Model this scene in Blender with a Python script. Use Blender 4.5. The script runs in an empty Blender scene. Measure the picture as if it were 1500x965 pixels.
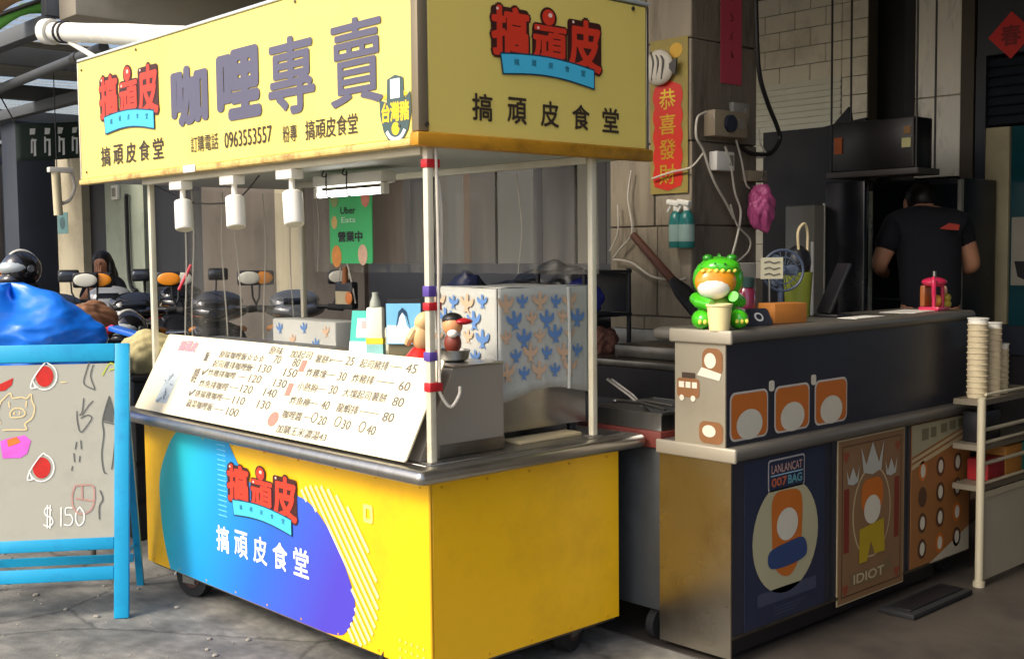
import bpy, bmesh, math, random
from mathutils import Vector as V, Matrix as M, noise as NZ
R = math.radians
random.seed(7)
SC = bpy.context.scene
COL = SC.collection

# ------------------------------------------------------------------ camera
CAM = V((-2.36, -2.9515, 1.5))
FW = V((0.67805, 0.73207, -0.0657)); RT = V((0.73317, -0.67997, -0.0101)); UP = V((0.05207, 0.04132, 0.99779))
cd = bpy.data.cameras.new('camera'); cam = bpy.data.objects.new('camera', cd); COL.objects.link(cam)
cd.sensor_width = 36; cd.lens = 41.05; cd.clip_start = 0.05; cd.clip_end = 500
mw = M((RT, UP, -FW)).transposed().to_4x4(); mw.translation = CAM
cam.matrix_world = mw
SC.camera = cam

# ------------------------------------------------------------------ sky, sun, exposure
SUN = V((-0.80, 0.10, 0.72)).normalized()
w = bpy.data.worlds.new('World'); SC.world = w; w.use_nodes = True
wn = w.node_tree.nodes; wl = w.node_tree.links
sky = wn.new('ShaderNodeTexSky'); sky.sky_type = 'NISHITA'; sky.sun_disc = False
sky.sun_elevation = math.asin(SUN.z); sky.sun_rotation = math.atan2(SUN.x, SUN.y)
sky.air_density = 0.8; sky.dust_density = 4.0; sky.ozone_density = 0.6
wn['Background'].inputs[1].default_value = 0.145
wl.new(sky.outputs[0], wn['Background'].inputs[0])
ld = bpy.data.lights.new('sun', 'SUN'); ld.energy = 1.2; ld.angle = R(18); ld.color = (1, .95, .84)
lo = bpy.data.objects.new('sun', ld); COL.objects.link(lo)
lo.rotation_euler = SUN.to_track_quat('Z', 'Y').to_euler(); lo.location = (-6, 0, 9)
SC.view_settings.view_transform = 'Standard'; SC.view_settings.look = 'None'
SC.view_settings.gamma = 1; SC.view_settings.use_curve_mapping = False
SC.view_settings.exposure = 0.95

# ------------------------------------------------------------------ helpers
def at(x, y, ax, val):
    """survey point: sight line through photo pixel (1500 wide) met with the real plane ax = val"""
    d = FW + RT * ((x - 750) / 1710.24) + UP * ((482.5 - y) / 1710.24)
    i = 'xyz'.index(ax); t = (val - CAM[i]) / d[i]
    return CAM + d * t
def lin(c):
    c = c / 255
    return c / 12.92 if c <= .04045 else ((c + .055) / 1.055) ** 2.4
def rgb(r, g, b): return (lin(r), lin(g), lin(b), 1)
MATS = {}
def mat(name, col, rough=.6, metal=0, var=.12, scale=6, bump=0, bscale=None, dirt=None, dscale=2.5, damt=.4,
        stretch=None, trans=0, alpha=1, emis=0, spec=.5, coat=0, rvar=.1):
    if name in MATS: return MATS[name]
    m = bpy.data.materials.new(name); m.use_nodes = True; MATS[name] = m
    N = m.node_tree.nodes; L = m.node_tree.links; b = N['Principled BSDF']
    col = rgb(*col)
    tc = N.new('ShaderNodeTexCoord'); src = tc.outputs['Object']
    if stretch:
        mp = N.new('ShaderNodeMapping'); mp.inputs['Scale'].default_value = stretch
        L.new(src, mp.inputs[0]); src = mp.outputs[0]
    n = N.new('ShaderNodeTexNoise'); n.inputs['Scale'].default_value = scale; n.inputs['Detail'].default_value = 6
    L.new(src, n.inputs['Vector'])
    mx = N.new('ShaderNodeMix'); mx.data_type = 'RGBA'
    mx.inputs[6].default_value = tuple(max(0, c * (1 - var)) for c in col[:3]) + (1,)
    mx.inputs[7].default_value = tuple(min(1, c * (1 + var)) for c in col[:3]) + (1,)
    L.new(n.outputs['Fac'], mx.inputs[0]); out = mx.outputs[2]
    if dirt:
        n2 = N.new('ShaderNodeTexNoise'); n2.inputs['Scale'].default_value = dscale; n2.inputs['Detail'].default_value = 9; n2.inputs['Roughness'].default_value = .7
        L.new(src, n2.inputs['Vector'])
        rp = N.new('ShaderNodeMapRange'); rp.inputs[1].default_value = .5; rp.inputs[2].default_value = .68; rp.inputs[4].default_value = damt
        L.new(n2.outputs['Fac'], rp.inputs[0])
        m2 = N.new('ShaderNodeMix'); m2.data_type = 'RGBA'; m2.inputs[7].default_value = rgb(*dirt)
        L.new(rp.outputs[0], m2.inputs[0]); L.new(out, m2.inputs[6]); out = m2.outputs[2]
    L.new(out, b.inputs['Base Color'])
    mr = N.new('ShaderNodeMapRange'); mr.inputs[3].default_value = max(.02, rough - rvar); mr.inputs[4].default_value = min(1, rough + rvar)
    L.new(n.outputs['Fac'], mr.inputs[0]); L.new(mr.outputs[0], b.inputs['Roughness'])
    b.inputs['Metallic'].default_value = metal; b.inputs['Specular IOR Level'].default_value = spec
    b.inputs['Transmission Weight'].default_value = trans; b.inputs['Alpha'].default_value = alpha
    b.inputs['Coat Weight'].default_value = coat
    if emis:
        L.new(out, b.inputs['Emission Color']); b.inputs['Emission Strength'].default_value = emis
    if bump:
        n3 = N.new('ShaderNodeTexNoise'); n3.inputs['Scale'].default_value = bscale or scale * 5; n3.inputs['Detail'].default_value = 8
        L.new(src, n3.inputs['Vector'])
        bp = N.new('ShaderNodeBump'); bp.inputs['Strength'].default_value = bump; bp.inputs['Distance'].default_value = .01
        L.new(n3.outputs['Fac'], bp.inputs['Height']); L.new(bp.outputs[0], b.inputs['Normal'])
    return m

OFF = {}
class MB:
    def __init__(s): s.bm = bmesh.new()
    def box(s, c, d, rot=None, bev=0, seg=2):
        r = bmesh.ops.create_cube(s.bm, size=1)['verts']
        bmesh.ops.scale(s.bm, vec=d, verts=r)
        if bev:
            es = list({e for v in r for e in v.link_edges})
            g = bmesh.ops.bevel(s.bm, geom=es, offset=bev, segments=seg, affect='EDGES', profile=.5)
            r = list({v for f in g['faces'] for v in f.verts} | {v for v in r if v.is_valid})
        if rot is not None: bmesh.ops.rotate(s.bm, cent=(0, 0, 0), matrix=rot, verts=r)
        bmesh.ops.translate(s.bm, vec=c, verts=r); return s
    def bb(s, x0, x1, y0, y1, z0, z1, bev=0, seg=2):
        return s.box(((x0 + x1) / 2, (y0 + y1) / 2, (z0 + z1) / 2), (abs(x1 - x0), abs(y1 - y0), abs(z1 - z0)), None, bev, seg)
    def tube(s, pts, r, n=8, cap=True):
        pts = [V(p) for p in pts]; rs = r if isinstance(r, (list, tuple)) else [r] * len(pts)
        rings = []; a = None
        for i, p in enumerate(pts):
            d = ((pts[min(i + 1, len(pts) - 1)] - pts[max(i - 1, 0)])).normalized()
            if a is None: a = d.orthogonal().normalized()
            a = (a - d * a.dot(d)); a = a.normalized() if a.length > 1e-6 else d.orthogonal().normalized()
            b = d.cross(a)
            rings.append([s.bm.verts.new(p + (a * math.cos(2 * math.pi * k / n) + b * math.sin(2 * math.pi * k / n)) * rs[i]) for k in range(n)])
        for i in range(len(rings) - 1):
            for k in range(n): s.bm.faces.new((rings[i][k], rings[i][(k + 1) % n], rings[i + 1][(k + 1) % n], rings[i + 1][k]))
        if cap: s.bm.faces.new(rings[0][::-1]); s.bm.faces.new(rings[-1])
        return s
    def cyl(s, p, q, r, r2=None, n=16): return s.tube([p, q], [r, r if r2 is None else r2], n)
    def ell(s, c, r, rot=None, n=16, m=10):
        g = bmesh.ops.create_uvsphere(s.bm, u_segments=n, v_segments=m, radius=1)['verts']
        bmesh.ops.scale(s.bm, vec=r if isinstance(r, (tuple, list)) else (r, r, r), verts=g)
        if rot is not None: bmesh.ops.rotate(s.bm, cent=(0, 0, 0), matrix=rot, verts=g)
        bmesh.ops.translate(s.bm, vec=c, verts=g); return s
    def lathe(s, prof, c=(0, 0, 0), n=20, rot=None):
        c = V(c); rings = []
        for r, z in prof:
            ring = []
            for k in range(n):
                p = V((r * math.cos(2 * math.pi * k / n), r * math.sin(2 * math.pi * k / n), z))
                if rot is not None: p = rot @ p
                ring.append(s.bm.verts.new(p + c))
            rings.append(ring)
        for i in range(len(rings) - 1):
            for k in range(n): s.bm.faces.new((rings[i][k], rings[i][(k + 1) % n], rings[i + 1][(k + 1) % n], rings[i + 1][k]))
        s.bm.faces.new(rings[0][::-1]); s.bm.faces.new(rings[-1]); return s
    def loft(s, secs, n=20, e=2.6):
        # secs: (x, z, half width, half height) superellipse sections along x
        rings = []
        for x, z, hw, hh in secs:
            ring = []
            for k in range(n):
                a = 2 * math.pi * k / n; c, d = math.cos(a), math.sin(a)
                ring.append(s.bm.verts.new((x, hw * math.copysign(abs(c) ** (2 / e), c), z + hh * math.copysign(abs(d) ** (2 / e), d))))
            rings.append(ring)
        for i in range(len(rings) - 1):
            for k in range(n): s.bm.faces.new((rings[i][k], rings[i][(k + 1) % n], rings[i + 1][(k + 1) % n], rings[i + 1][k]))
        s.bm.faces.new(rings[0][::-1]); s.bm.faces.new(rings[-1]); return s
    def poly(s, fr, pts, w=0, t=0):
        vs = [s.bm.verts.new(fr(u, v, w)) for u, v in pts]; f = s.bm.faces.new(vs)
        if t:
            vb = [s.bm.verts.new(fr(u, v, w - t)) for u, v in pts]; s.bm.faces.new(vb[::-1]); n = len(vs)
            for i in range(n): s.bm.faces.new((vs[i], vb[i], vb[(i + 1) % n], vs[(i + 1) % n]))
        return s
    def rect(s, fr, u0, v0, u1, v1, w=0, t=0): return s.poly(fr, [(u0, v0), (u1, v0), (u1, v1), (u0, v1)], w, t)
    def stroke(s, fr, pts, wd, w=0):
        pts = [V(p) for p in pts]
        for i in range(len(pts) - 1):
            d = pts[i + 1] - pts[i]
            if d.length < 1e-6: continue
            d = d.normalized(); n = V((-d.y, d.x)) * wd / 2; e = d * wd * .3; ww = w + i * 2e-5
            a, b = pts[i] - e, pts[i + 1] + e
            s.poly(fr, [tuple(a + n), tuple(a - n), tuple(b - n), tuple(b + n)], ww)
        return s
    def grid(s, fn, nu, nv):
        g = [[s.bm.verts.new(fn(i / nu, j / nv)) for j in range(nv + 1)] for i in range(nu + 1)]
        for i in range(nu):
            for j in range(nv): s.bm.faces.new((g[i][j], g[i + 1][j], g[i + 1][j + 1], g[i][j + 1]))
        return s
def root_off(p): return OFF.get(p.name, V((0, 0, 0))) if p else V((0, 0, 0))
def finish(name, me, m, parent=None, smooth=True):
    o = bpy.data.objects.new(name, me); COL.objects.link(o)
    me.materials.clear(); me.materials.append(m)
    if smooth and len(me.polygons):
        me.shade_smooth(); me.set_sharp_from_angle(angle=R(38))
    if parent:
        off = root_off(parent)
        if off.length: me.transform(M.Translation(-off))
        o.parent = parent; OFF[o.name] = off
    return o
def obj(name, mb, m, parent=None, smooth=True, solid=0, recalc=True):
    if recalc: bmesh.ops.recalc_face_normals(mb.bm, faces=mb.bm.faces)
    me = bpy.data.meshes.new(name); mb.bm.to_mesh(me); mb.bm.free()
    o = finish(name, me, m, parent, smooth)
    if solid:
        md = o.modifiers.new('thickness', 'SOLIDIFY'); md.thickness = solid; md.offset = 0
    return o
def tag(o, label, cat, group=None):
    o['label'] = label; o['category'] = cat
    if group: o['group'] = group
    return o
def thing(name, label, cat, loc=(0, 0, 0), rotz=0, group=None, world=True):
    o = bpy.data.objects.new(name, None); COL.objects.link(o); o.empty_display_size = .1
    o.location = loc; o.rotation_euler = (0, 0, rotz)
    if world: OFF[o.name] = V(loc)
    return tag(o, label, cat, group)
def struct(o): o['kind'] = 'structure'; return o
def single(name, mb, m, label, cat, group=None, **k):
    """a thing that is one mesh: origin moved to the base of its bounds"""
    o = obj(name, mb, m, None, **k); me = o.data
    xs = [v.co for v in me.vertices]
    c = V(((min(v.x for v in xs) + max(v.x for v in xs)) / 2, (min(v.y for v in xs) + max(v.y for v in xs)) / 2, min(v.z for v in xs)))
    me.transform(M.Translation(-c)); o.location = c; OFF[o.name] = c
    return tag(o, label, cat, group)
def copy_tree(o, parent=None):
    c = o.copy(); COL.objects.link(c); c.parent = parent
    OFF[c.name] = OFF.get(o.name, V((0, 0, 0)))
    for ch in list(o.children): copy_tree(ch, c)
    return c
def frame(o, x, y):
    o, x, y = V(o), V(x).normalized(), V(y).normalized(); n = x.cross(y)
    return lambda u, v, w=0: o + x * u + y * v + n * w
TXT = {}
def glyphs(s, bold=0, res=3, spacing=1):
    k = (s, bold, res, spacing)
    if k not in TXT:
        cu = bpy.data.curves.new('t', 'FONT'); cu.body = s; cu.size = 1; cu.offset = bold; cu.resolution_u = res
        cu.space_character = spacing; cu.align_x = 'LEFT'
        o = bpy.data.objects.new('t', cu); COL.objects.link(o)
        dg = bpy.context.evaluated_depsgraph_get(); dg.update()
        me = bpy.data.meshes.new_from_object(o.evaluated_get(dg))
        TXT[k] = ([v.co.copy() for v in me.vertices], [tuple(p.vertices) for p in me.polygons])
        bpy.data.objects.remove(o); bpy.data.curves.remove(cu); bpy.data.meshes.remove(me)
    return TXT[k]
def text_into(mb, s, fr, box, bold=0, w=.003, spacing=1, ref=None):
    """flat print of a string fitted to box; bold is stroke growth in em, made of shifted copies a hair apart"""
    vs, fs = glyphs(s, 0, 3, spacing)
    if not vs: return mb
    g = 0 if ref else bold
    x0, x1 = min(v.x for v in vs) - g, max(v.x for v in vs) + g; y0, y1 = min(v.y for v in vs) - g, max(v.y for v in vs) + g
    u0, v0, u1, v1 = box; sx = (u1 - u0) / (x1 - x0); sy = (v1 - v0) / (y1 - y0)
    sh_ = [(0, 0)]
    if bold:
        k = 6 if bold < .03 else 10
        sh_ += [(bold * math.cos(2 * math.pi * i / k), bold * math.sin(2 * math.pi * i / k)) for i in range(k)]
        if bold > .05: sh_ += [(bold * .5 * math.cos(2 * math.pi * i / 6), bold * .5 * math.sin(2 * math.pi * i / 6)) for i in range(6)]
    for q, (dx_, dy_) in enumerate(sh_):
        nv = [mb.bm.verts.new(fr(u0 + (v.x + dx_ - x0) * sx, v0 + (v.y + dy_ - y0) * sy, w + q * 2e-5)) for v in vs]
        for f in fs:
            try: mb.bm.faces.new([nv[i] for i in f])
            except ValueError: pass
    return mb
def lettering(name, s, fr, box, m, parent, bold=0, w=.003, **k):
    return obj(name, text_into(MB(), s, fr, box, bold, w, **k), m, parent, smooth=False, recalc=False)
def circ(cu, cv, ru, rv=None, n=24, a0=0, a1=360):
    rv = rv or ru
    return [(cu + ru * math.cos(R(a0 + (a1 - a0) * i / n)), cv + rv * math.sin(R(a0 + (a1 - a0) * i / n))) for i in range(n + (a1 - a0 < 360))]
def rrect(u0, v0, u1, v1, r, n=5):
    p = []
    for cu, cv, a in ((u1 - r, v1 - r, 0), (u0 + r, v1 - r, 90), (u0 + r, v0 + r, 180), (u1 - r, v0 + r, 270)):
        p += [(cu + r * math.cos(R(a + 90 * i / n)), cv + r * math.sin(R(a + 90 * i / n))) for i in range(n + 1)]
    return p
def spline(pts, n=8, closed=False):
    P = [V(p) for p in pts]; out = []; L = len(P); rng = L if closed else L - 1
    for i in range(rng):
        if closed: a, b, c, d = P[i - 1], P[i], P[(i + 1) % L], P[(i + 2) % L]
        else: a, b, c, d = P[max(i - 1, 0)], P[i], P[i + 1], P[min(i + 2, L - 1)]
        for k in range(n):
            t = k / n
            out.append(.5 * ((2 * b) + (c - a) * t + (2 * a - 5 * b + 4 * c - d) * t * t + (3 * b - a - 3 * c + d) * t ** 3))
    if not closed: out.append(P[-1])
    return out

# ------------------------------------------------------------------ materials
YEL = mat('yellow_vinyl', (246, 190, 14), .36, var=.06, scale=1.5, dirt=(176, 128, 22), dscale=2.2, damt=.28, bump=.12, bscale=3)
SYEL = mat('sign_film', (236, 213, 112), .42, var=.04, scale=1.2, dirt=(225, 190, 70), dscale=1.6, damt=.25)  # paler than the cart yellow: glare is mixed into the base colour
STEEL = mat('brushed_steel', (178, 176, 170), .33, 1, var=.12, scale=4, stretch=(3, 30, 3), rvar=.1, dirt=(120, 112, 100), dscale=2, damt=.35)
STEELD = mat('worn_steel', (120, 116, 108), .42, 1, var=.25, scale=5, dirt=(70, 62, 52), dscale=3, damt=.5)
PLATE = mat('painted_grey_steel', (150, 143, 130), .5, .3, var=.08, scale=3)
IVORY = mat('ivory_tube', (206, 200, 176), .4, var=.05, scale=8, dirt=(170, 150, 110), dscale=5, damt=.3)
WHITE = mat('white_plastic', (235, 232, 220), .45, var=.04)
CREAM = mat('cream_board', (228, 215, 180), .55, var=.02, scale=2)
BLACK = mat('black_plastic', (22, 22, 26), .45, var=.2)
RUBBER = mat('black_rubber', (26, 26, 28), .8, var=.25, bump=.2)
RED = mat('logo_red', (222, 58, 34), .45, var=.05)
DARKO = mat('logo_outline', (66, 26, 20), .5, var=.05)
BROWN = mat('print_dark_brown', (58, 46, 34), .5, var=.05)
PURPLE = mat('print_slate_violet', (88, 86, 106), .5, var=.16, scale=1.4)
SKYB = mat('ribbon_blue', (74, 196, 232), .45, var=.05)
TEALD = mat('print_teal_dark', (30, 100, 120), .5, var=.05)
PINKW = mat('print_pale_pink', (250, 205, 190), .5, var=.05)
PWHITE = mat('print_white', (242, 246, 244), .5, var=.04)
GOLDT = mat('ochre_trim', (196, 140, 34), .4, .25, var=.25, scale=9, dirt=(110, 70, 24), dscale=6, damt=.6)
RUSTY = mat('rusted_cream_trim', (214, 186, 110), .6, .1, var=.1, dirt=(120, 66, 24), dscale=9, damt=.85)
TAPE_R = mat('red_tape', (188, 32, 40), .35, var=.1)
TAPE_P = mat('purple_tape', (92, 70, 150), .35, var=.1)
WIRE_W = mat('white_cable', (206, 198, 182), .5, var=.06)
WIRE_K = mat('black_cable', (24, 22, 22), .5, var=.1)
SKIN = mat('skin', (196, 140, 108), .55, var=.08, scale=12)
HAIR = mat('black_hair', (18, 15, 15), .45, var=.3, scale=30)
GLASSD = mat('dark_glass', (20, 24, 30), .08, var=.3, scale=2)

def vinyl_mat():
    m = bpy.data.materials.new('clear_vinyl'); m.use_nodes = True; N = m.node_tree.nodes; L = m.node_tree.links
    b = N['Principled BSDF']; b.inputs['Base Color'].default_value = rgb(190, 184, 170); b.inputs['Roughness'].default_value = .12; b.inputs['Specular IOR Level'].default_value = .25
    tc = N.new('ShaderNodeTexCoord'); mp = N.new('ShaderNodeMapping'); mp.inputs['Scale'].default_value = (7, 7, .5)
    n = N.new('ShaderNodeTexNoise'); n.inputs['Scale'].default_value = 1.6; n.inputs['Detail'].default_value = 5
    L.new(tc.outputs['Object'], mp.inputs[0]); L.new(mp.outputs[0], n.inputs[0])
    mr = N.new('ShaderNodeMapRange'); mr.inputs[1].default_value = .42; mr.inputs[2].default_value = .7; mr.inputs[3].default_value = .07; mr.inputs[4].default_value = .34
    L.new(n.outputs[0], mr.inputs[0]); L.new(mr.outputs[0], b.inputs['Alpha'])
    bp = N.new('ShaderNodeBump'); bp.inputs['Strength'].default_value = .3; bp.inputs['Distance'].default_value = .02
    L.new(n.outputs[0], bp.inputs['Height']); L.new(bp.outputs[0], b.inputs['Normal'])
    return m
VINYL = vinyl_mat()

# ------------------------------------------------------------------ ground and arcade
def ground_mat():
    m = bpy.data.materials.new('patched_concrete'); m.use_nodes = True; N = m.node_tree.nodes; L = m.node_tree.links
    b = N['Principled BSDF']; tc = N.new('ShaderNodeTexCoord')
    def noise(sc, det=8, rough=.6):
        n = N.new('ShaderNodeTexNoise'); n.inputs['Scale'].default_value = sc; n.inputs['Detail'].default_value = det; n.inputs['Roughness'].default_value = rough
        L.new(tc.outputs['Object'], n.inputs[0]); return n
    a, c, d = noise(.8), noise(3.2, 10, .68), noise(26, 6)
    r1 = N.new('ShaderNodeValToRGB'); L.new(c.outputs[0], r1.inputs[0])
    e = r1.color_ramp.elements
    e[0].position = .3; e[0].color = rgb(92, 92, 88); e[1].position = .7; e[1].color = rgb(166, 162, 150)
    x = r1.color_ramp.elements.new(.5); x.color = rgb(130, 128, 120)
    mx = N.new('ShaderNodeMix'); mx.data_type = 'RGBA'; mx.blend_type = 'MULTIPLY'; mx.inputs[0].default_value = .8
    r2 = N.new('ShaderNodeValToRGB'); L.new(a.outputs[0], r2.inputs[0]); r2.color_ramp.elements[0].position = .38; r2.color_ramp.elements[0].color = (.5, .5, .52, 1); r2.color_ramp.elements[1].position = .6
    L.new(r1.outputs[0], mx.inputs[6]); L.new(r2.outputs[0], mx.inputs[7])
    m3 = N.new('ShaderNodeMix'); m3.data_type = 'RGBA'; m3.blend_type = 'OVERLAY'; m3.inputs[0].default_value = .35
    L.new(mx.outputs[2], m3.inputs[6]); L.new(d.outputs[0], m3.inputs[7]); L.new(m3.outputs[2], b.inputs['Base Color'])
    vo = N.new('ShaderNodeTexVoronoi'); vo.feature = 'DISTANCE_TO_EDGE'; vo.inputs['Scale'].default_value = .9
    wr_ = N.new('ShaderNodeMix'); wr_.data_type = 'RGBA'; wr_.inputs[0].default_value = .12
    L.new(tc.outputs['Object'], wr_.inputs[6]); L.new(c.outputs['Color'], wr_.inputs[7]); L.new(wr_.outputs[2], vo.inputs['Vector'])
    cr_ = N.new('ShaderNodeMapRange'); cr_.inputs[1].default_value = .0; cr_.inputs[2].default_value = .012; cr_.inputs[3].default_value = .35; cr_.inputs[4].default_value = 1
    L.new(vo.outputs['Distance'], cr_.inputs[0])
    m4 = N.new('ShaderNodeMix'); m4.data_type = 'RGBA'; m4.blend_type = 'MULTIPLY'; m4.inputs[0].default_value = .8
    L.new(m3.outputs[2], m4.inputs[6]); L.new(cr_.outputs[0], m4.inputs[7])
    st = noise(1.7, 5, .5); sr = N.new('ShaderNodeMapRange'); sr.inputs[1].default_value = .58; sr.inputs[2].default_value = .72; sr.inputs[3].default_value = .88; sr.inputs[4].default_value = .5
    L.new(st.outputs[0], sr.inputs[0]); m5 = N.new('ShaderNodeMix'); m5.data_type = 'RGBA'; m5.blend_type = 'MULTIPLY'; m5.inputs[0].default_value = 1
    L.new(m4.outputs[2], m5.inputs[6]); L.new(sr.outputs[0], m5.inputs[7]); L.new(m5.outputs[2], b.inputs['Base Color'])
    b.inputs['Roughness'].default_value = .85
    ad = N.new('ShaderNodeMath'); ad.operation = 'ADD'; L.new(c.outputs[0], ad.inputs[0])
    mu = N.new('ShaderNodeMath'); mu.operation = 'MULTIPLY'; mu.inputs[1].default_value = .3; L.new(d.outputs[0], mu.inputs[0]); L.new(mu.outputs[0], ad.inputs[1])
    bp = N.new('ShaderNodeBump'); bp.inputs['Strength'].default_value = .4; bp.inputs['Distance'].default_value = .03
    L.new(ad.outputs[0], bp.inputs['Height']); L.new(bp.outputs[0], b.inputs['Normal'])
    return m
g = MB(); g.bb(-90, 90, -90, 90, -.3, 0)
gr = struct(obj('ground', g, ground_mat())); 
# the arcade floor inside, worn and oily, with the shade of this side mixed into its dark base
FLOOR = mat('oily_shaded_arcade_floor', (66, 60, 53), .6, var=.35, scale=2.2, bump=.3, dirt=(38, 36, 36), dscale=1.6, damt=.8)
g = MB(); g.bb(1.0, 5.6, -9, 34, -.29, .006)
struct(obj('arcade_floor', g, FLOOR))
# loose rubble on the ground at the kerb, beside the board and the cart
RUB = mat('rubble', (150, 144, 132), .9, var=.35, scale=20, bump=.4)
g = MB()
for i in range(120):
    x = random.uniform(-1.0, .35); y = random.uniform(.9, 3.4); r = random.choice([.004, .005, .006, .008, .013]) * random.uniform(.7, 1.2)
    if -.05 < x < 1 and y < 2.1: continue
    g.ell((x, y, r * .35), (r * random.uniform(.8, 1.5), r, r * .6), M.Rotation(random.uniform(0, 3), 3, 'Z'), 6, 4)
o = obj('rubble', g, RUB, smooth=False); o['kind'] = 'stuff'

CONC = mat('arcade_concrete', (150, 143, 130), .85, var=.15, scale=3, bump=.3, dirt=(96, 88, 76), dscale=2, damt=.6)
CEIL = mat('arcade_ceiling_paint', (176, 168, 150), .9, var=.08, scale=1.5, dirt=(128, 118, 100), dscale=.8, damt=.5)
BEAM = mat('grey_steel_beam', (92, 96, 98), .6, .2, var=.15)
YS = 4.3      # the shophouse ends here; further on a steel canopy covers the passage
bld = thing('arcade_building', 'shophouse block with a concrete ceiling over its street arcade', 'building', (4, -3, 3.25))
obj('upper_wall', MB().bb(.55, 12, -12, YS, 3.45, 11), CONC, bld)
obj('ceiling', MB().bb(.55, 5.6, -12, YS, 3.25, 3.447), CEIL, bld)
obj('unseen_shade_wall', MB().bb(.75, 4.68, -2.75, -2.55, 0, 3.248), CONC, bld)  # unseen wall added to keep light off the bar front
obj('beam', MB().bb(.57, 4.68, YS - .26, YS - .01, 2.95, 3.248, .01), CEIL, bld)
cano = thing('steel_canopy', 'steel framed canopy with translucent corrugated sheets over the scooter passage', 'canopy', (2.6, 12, 3.0))
POLY = mat('translucent_sheet', (206, 204, 186), .5, var=.08, scale=2, alpha=.32)
for k in range(11):
    y0 = YS + .05 + k * 2.0
    def cs_(u, v, y0=y0): 
        x = .45 + u * 4.2; return V((x, y0 + v * 1.97, 3.16 + .1 * u + .016 * math.sin(v * 2 * math.pi * 10)))
    obj('sheet', MB().grid(cs_, 2, 60), POLY if k % 3 != 1 else mat('grey_tin_sheet', (150, 150, 142), .5, .3, var=.1), cano, recalc=False)
    obj('rafter', MB().bb(.5, 4.66, y0 - .04, y0 + .04, 2.98, 3.12, .004), BEAM, cano)
for x in (.52, 2.0, 3.4): obj('purlin', MB().bb(x - .045, x + .045, YS + .02, 27, 2.88, 2.978, .004), BEAM, cano)
for y in (8.6, 12.9, 17.2): obj('post', MB().bb(.47, .57, y - .05, y + .05, 0, 2.879, .004), BEAM, cano)

WX = 4.7
DARKDOOR = mat('dark_doorway_fill', (34, 36, 42), .5, var=.3, scale=2)  # flat dark panels stand for the unlit depth of the doorways
PALEG = mat('pale_green_plaster', (164, 172, 152), .85, var=.06, dirt=(120, 124, 108), damt=.5)
CREAMP = mat('cream_plaster', (196, 186, 158), .85, var=.06, scale=2, dirt=(140, 128, 104), dscale=1.5, damt=.5)
GREYP = mat('grey_brown_plaster', (112, 104, 94), .85, var=.15, scale=2, dirt=(74, 66, 56), dscale=1.2, damt=.7)
SHUT = mat('grey_shutter_paint', (100, 100, 96), .5, .3, var=.12, scale=2, stretch=(1, 4, .3), dirt=(72, 64, 54), dscale=1.4, damt=.6)
fac = thing('shop_front_wall', 'long plastered shop-front wall behind the scooters and the food cart', 'wall', (WX, 10, 0))
segs = [(46, 17.5, GREYP), (17.5, 14.9, DARKDOOR), (14.9, 13.9, CREAMP), (13.9, 13.1, DARKDOOR), (13.1, 11.9, PALEG), (11.9, 10.3, DARKDOOR),
        (10.3, 8.6, GREYP), (8.6, 8.1, CREAMP), (8.1, 6.9, GREYP), (3.3, 2.9, GREYP), (2.9, 2.55, CREAMP), (2.55, 1.99, GREYP)]
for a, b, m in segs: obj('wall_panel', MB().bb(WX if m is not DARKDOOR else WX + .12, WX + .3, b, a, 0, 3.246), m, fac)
# boarded shop front: upright sheet panels, their tones imitating streaks and lit patches between y 3.3 and 6.9
PAN = [SHUT, mat('panel_taupe', (82, 80, 77), .5, .2, var=.15, stretch=(1, 3, .3)), mat('panel_dark', (62, 62, 63), .5, .2, var=.2, stretch=(1, 3, .3)), mat('panel_khaki', (134, 130, 112), .6, var=.12, stretch=(1, 3, .3)), mat('panel_brown', (88, 72, 58), .6, var=.15, stretch=(1, 4, .3))]
ys_ = [3.302, 3.55, 3.66, 3.9, 4.3, 4.42, 4.9, 5.25, 5.36, 5.8, 6.15, 6.28, 6.898]
for i in range(len(ys_) - 1):
    obj('wall_board', MB().bb(WX + .02 + .01 * (i % 3), WX + .08, ys_[i] + .004, ys_[i + 1] - .004, .01, 3.1, .006, 1), PAN[(0, 1, 3, 1, 2, 0, 1, 4, 0, 2, 1, 4)[i]], fac)
obj('head_rail', MB().bb(WX - .02, WX + .2, 3.302, 6.898, 3.102, 3.246, .01), SHUT, fac)

# tiled kitchen wall with a louvred vent (right of the pillar)
TW = 4.5
TILE = mat('glazed_cream_tile', (222, 214, 192), .35, var=.05, scale=3, dirt=(120, 110, 90), dscale=2, damt=.4)
GROUT = mat('tile_grout', (92, 86, 74), .9, var=.1)
tw = thing('tiled_wall', 'cream tiled wall with a louvred vent panel behind the dark kitchen boards', 'wall', (TW, 1.3, 0))
obj('backing', MB().bb(TW + .01, TW + .12, 1.06, 1.985, 0, 3.246), GROUT, tw)
base_t = None
zt = 1.3; row = 0
while zt < 3.2:
    ys = [1.062] + [y for y in ([1.25, 1.49, 1.73] if row % 2 else [1.25, 1.37, 1.61, 1.85])] + [1.983]
    for a, b in zip(ys[:-1], ys[1:]):
        if a >= 1.249 and zt < 2.6 and zt > 2.1: continue
        obj('tile', MB().bb(TW - .002, TW + .0095, a + .002, b - .002, zt + .002, zt + .12 - .002, .002, 1), TILE, tw)
    zt += .12; row += 1
LOUV = mat('louvre_paint', (222, 222, 204), .5, var=.06)
for i in range(12):
    z = 2.14 + i * .041
    obj('louvre', MB().box((TW - .004, 1.617, z + .02), (.012, .728, .04), M.Rotation(R(18), 3, 'Y')), LOUV, tw)
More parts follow.
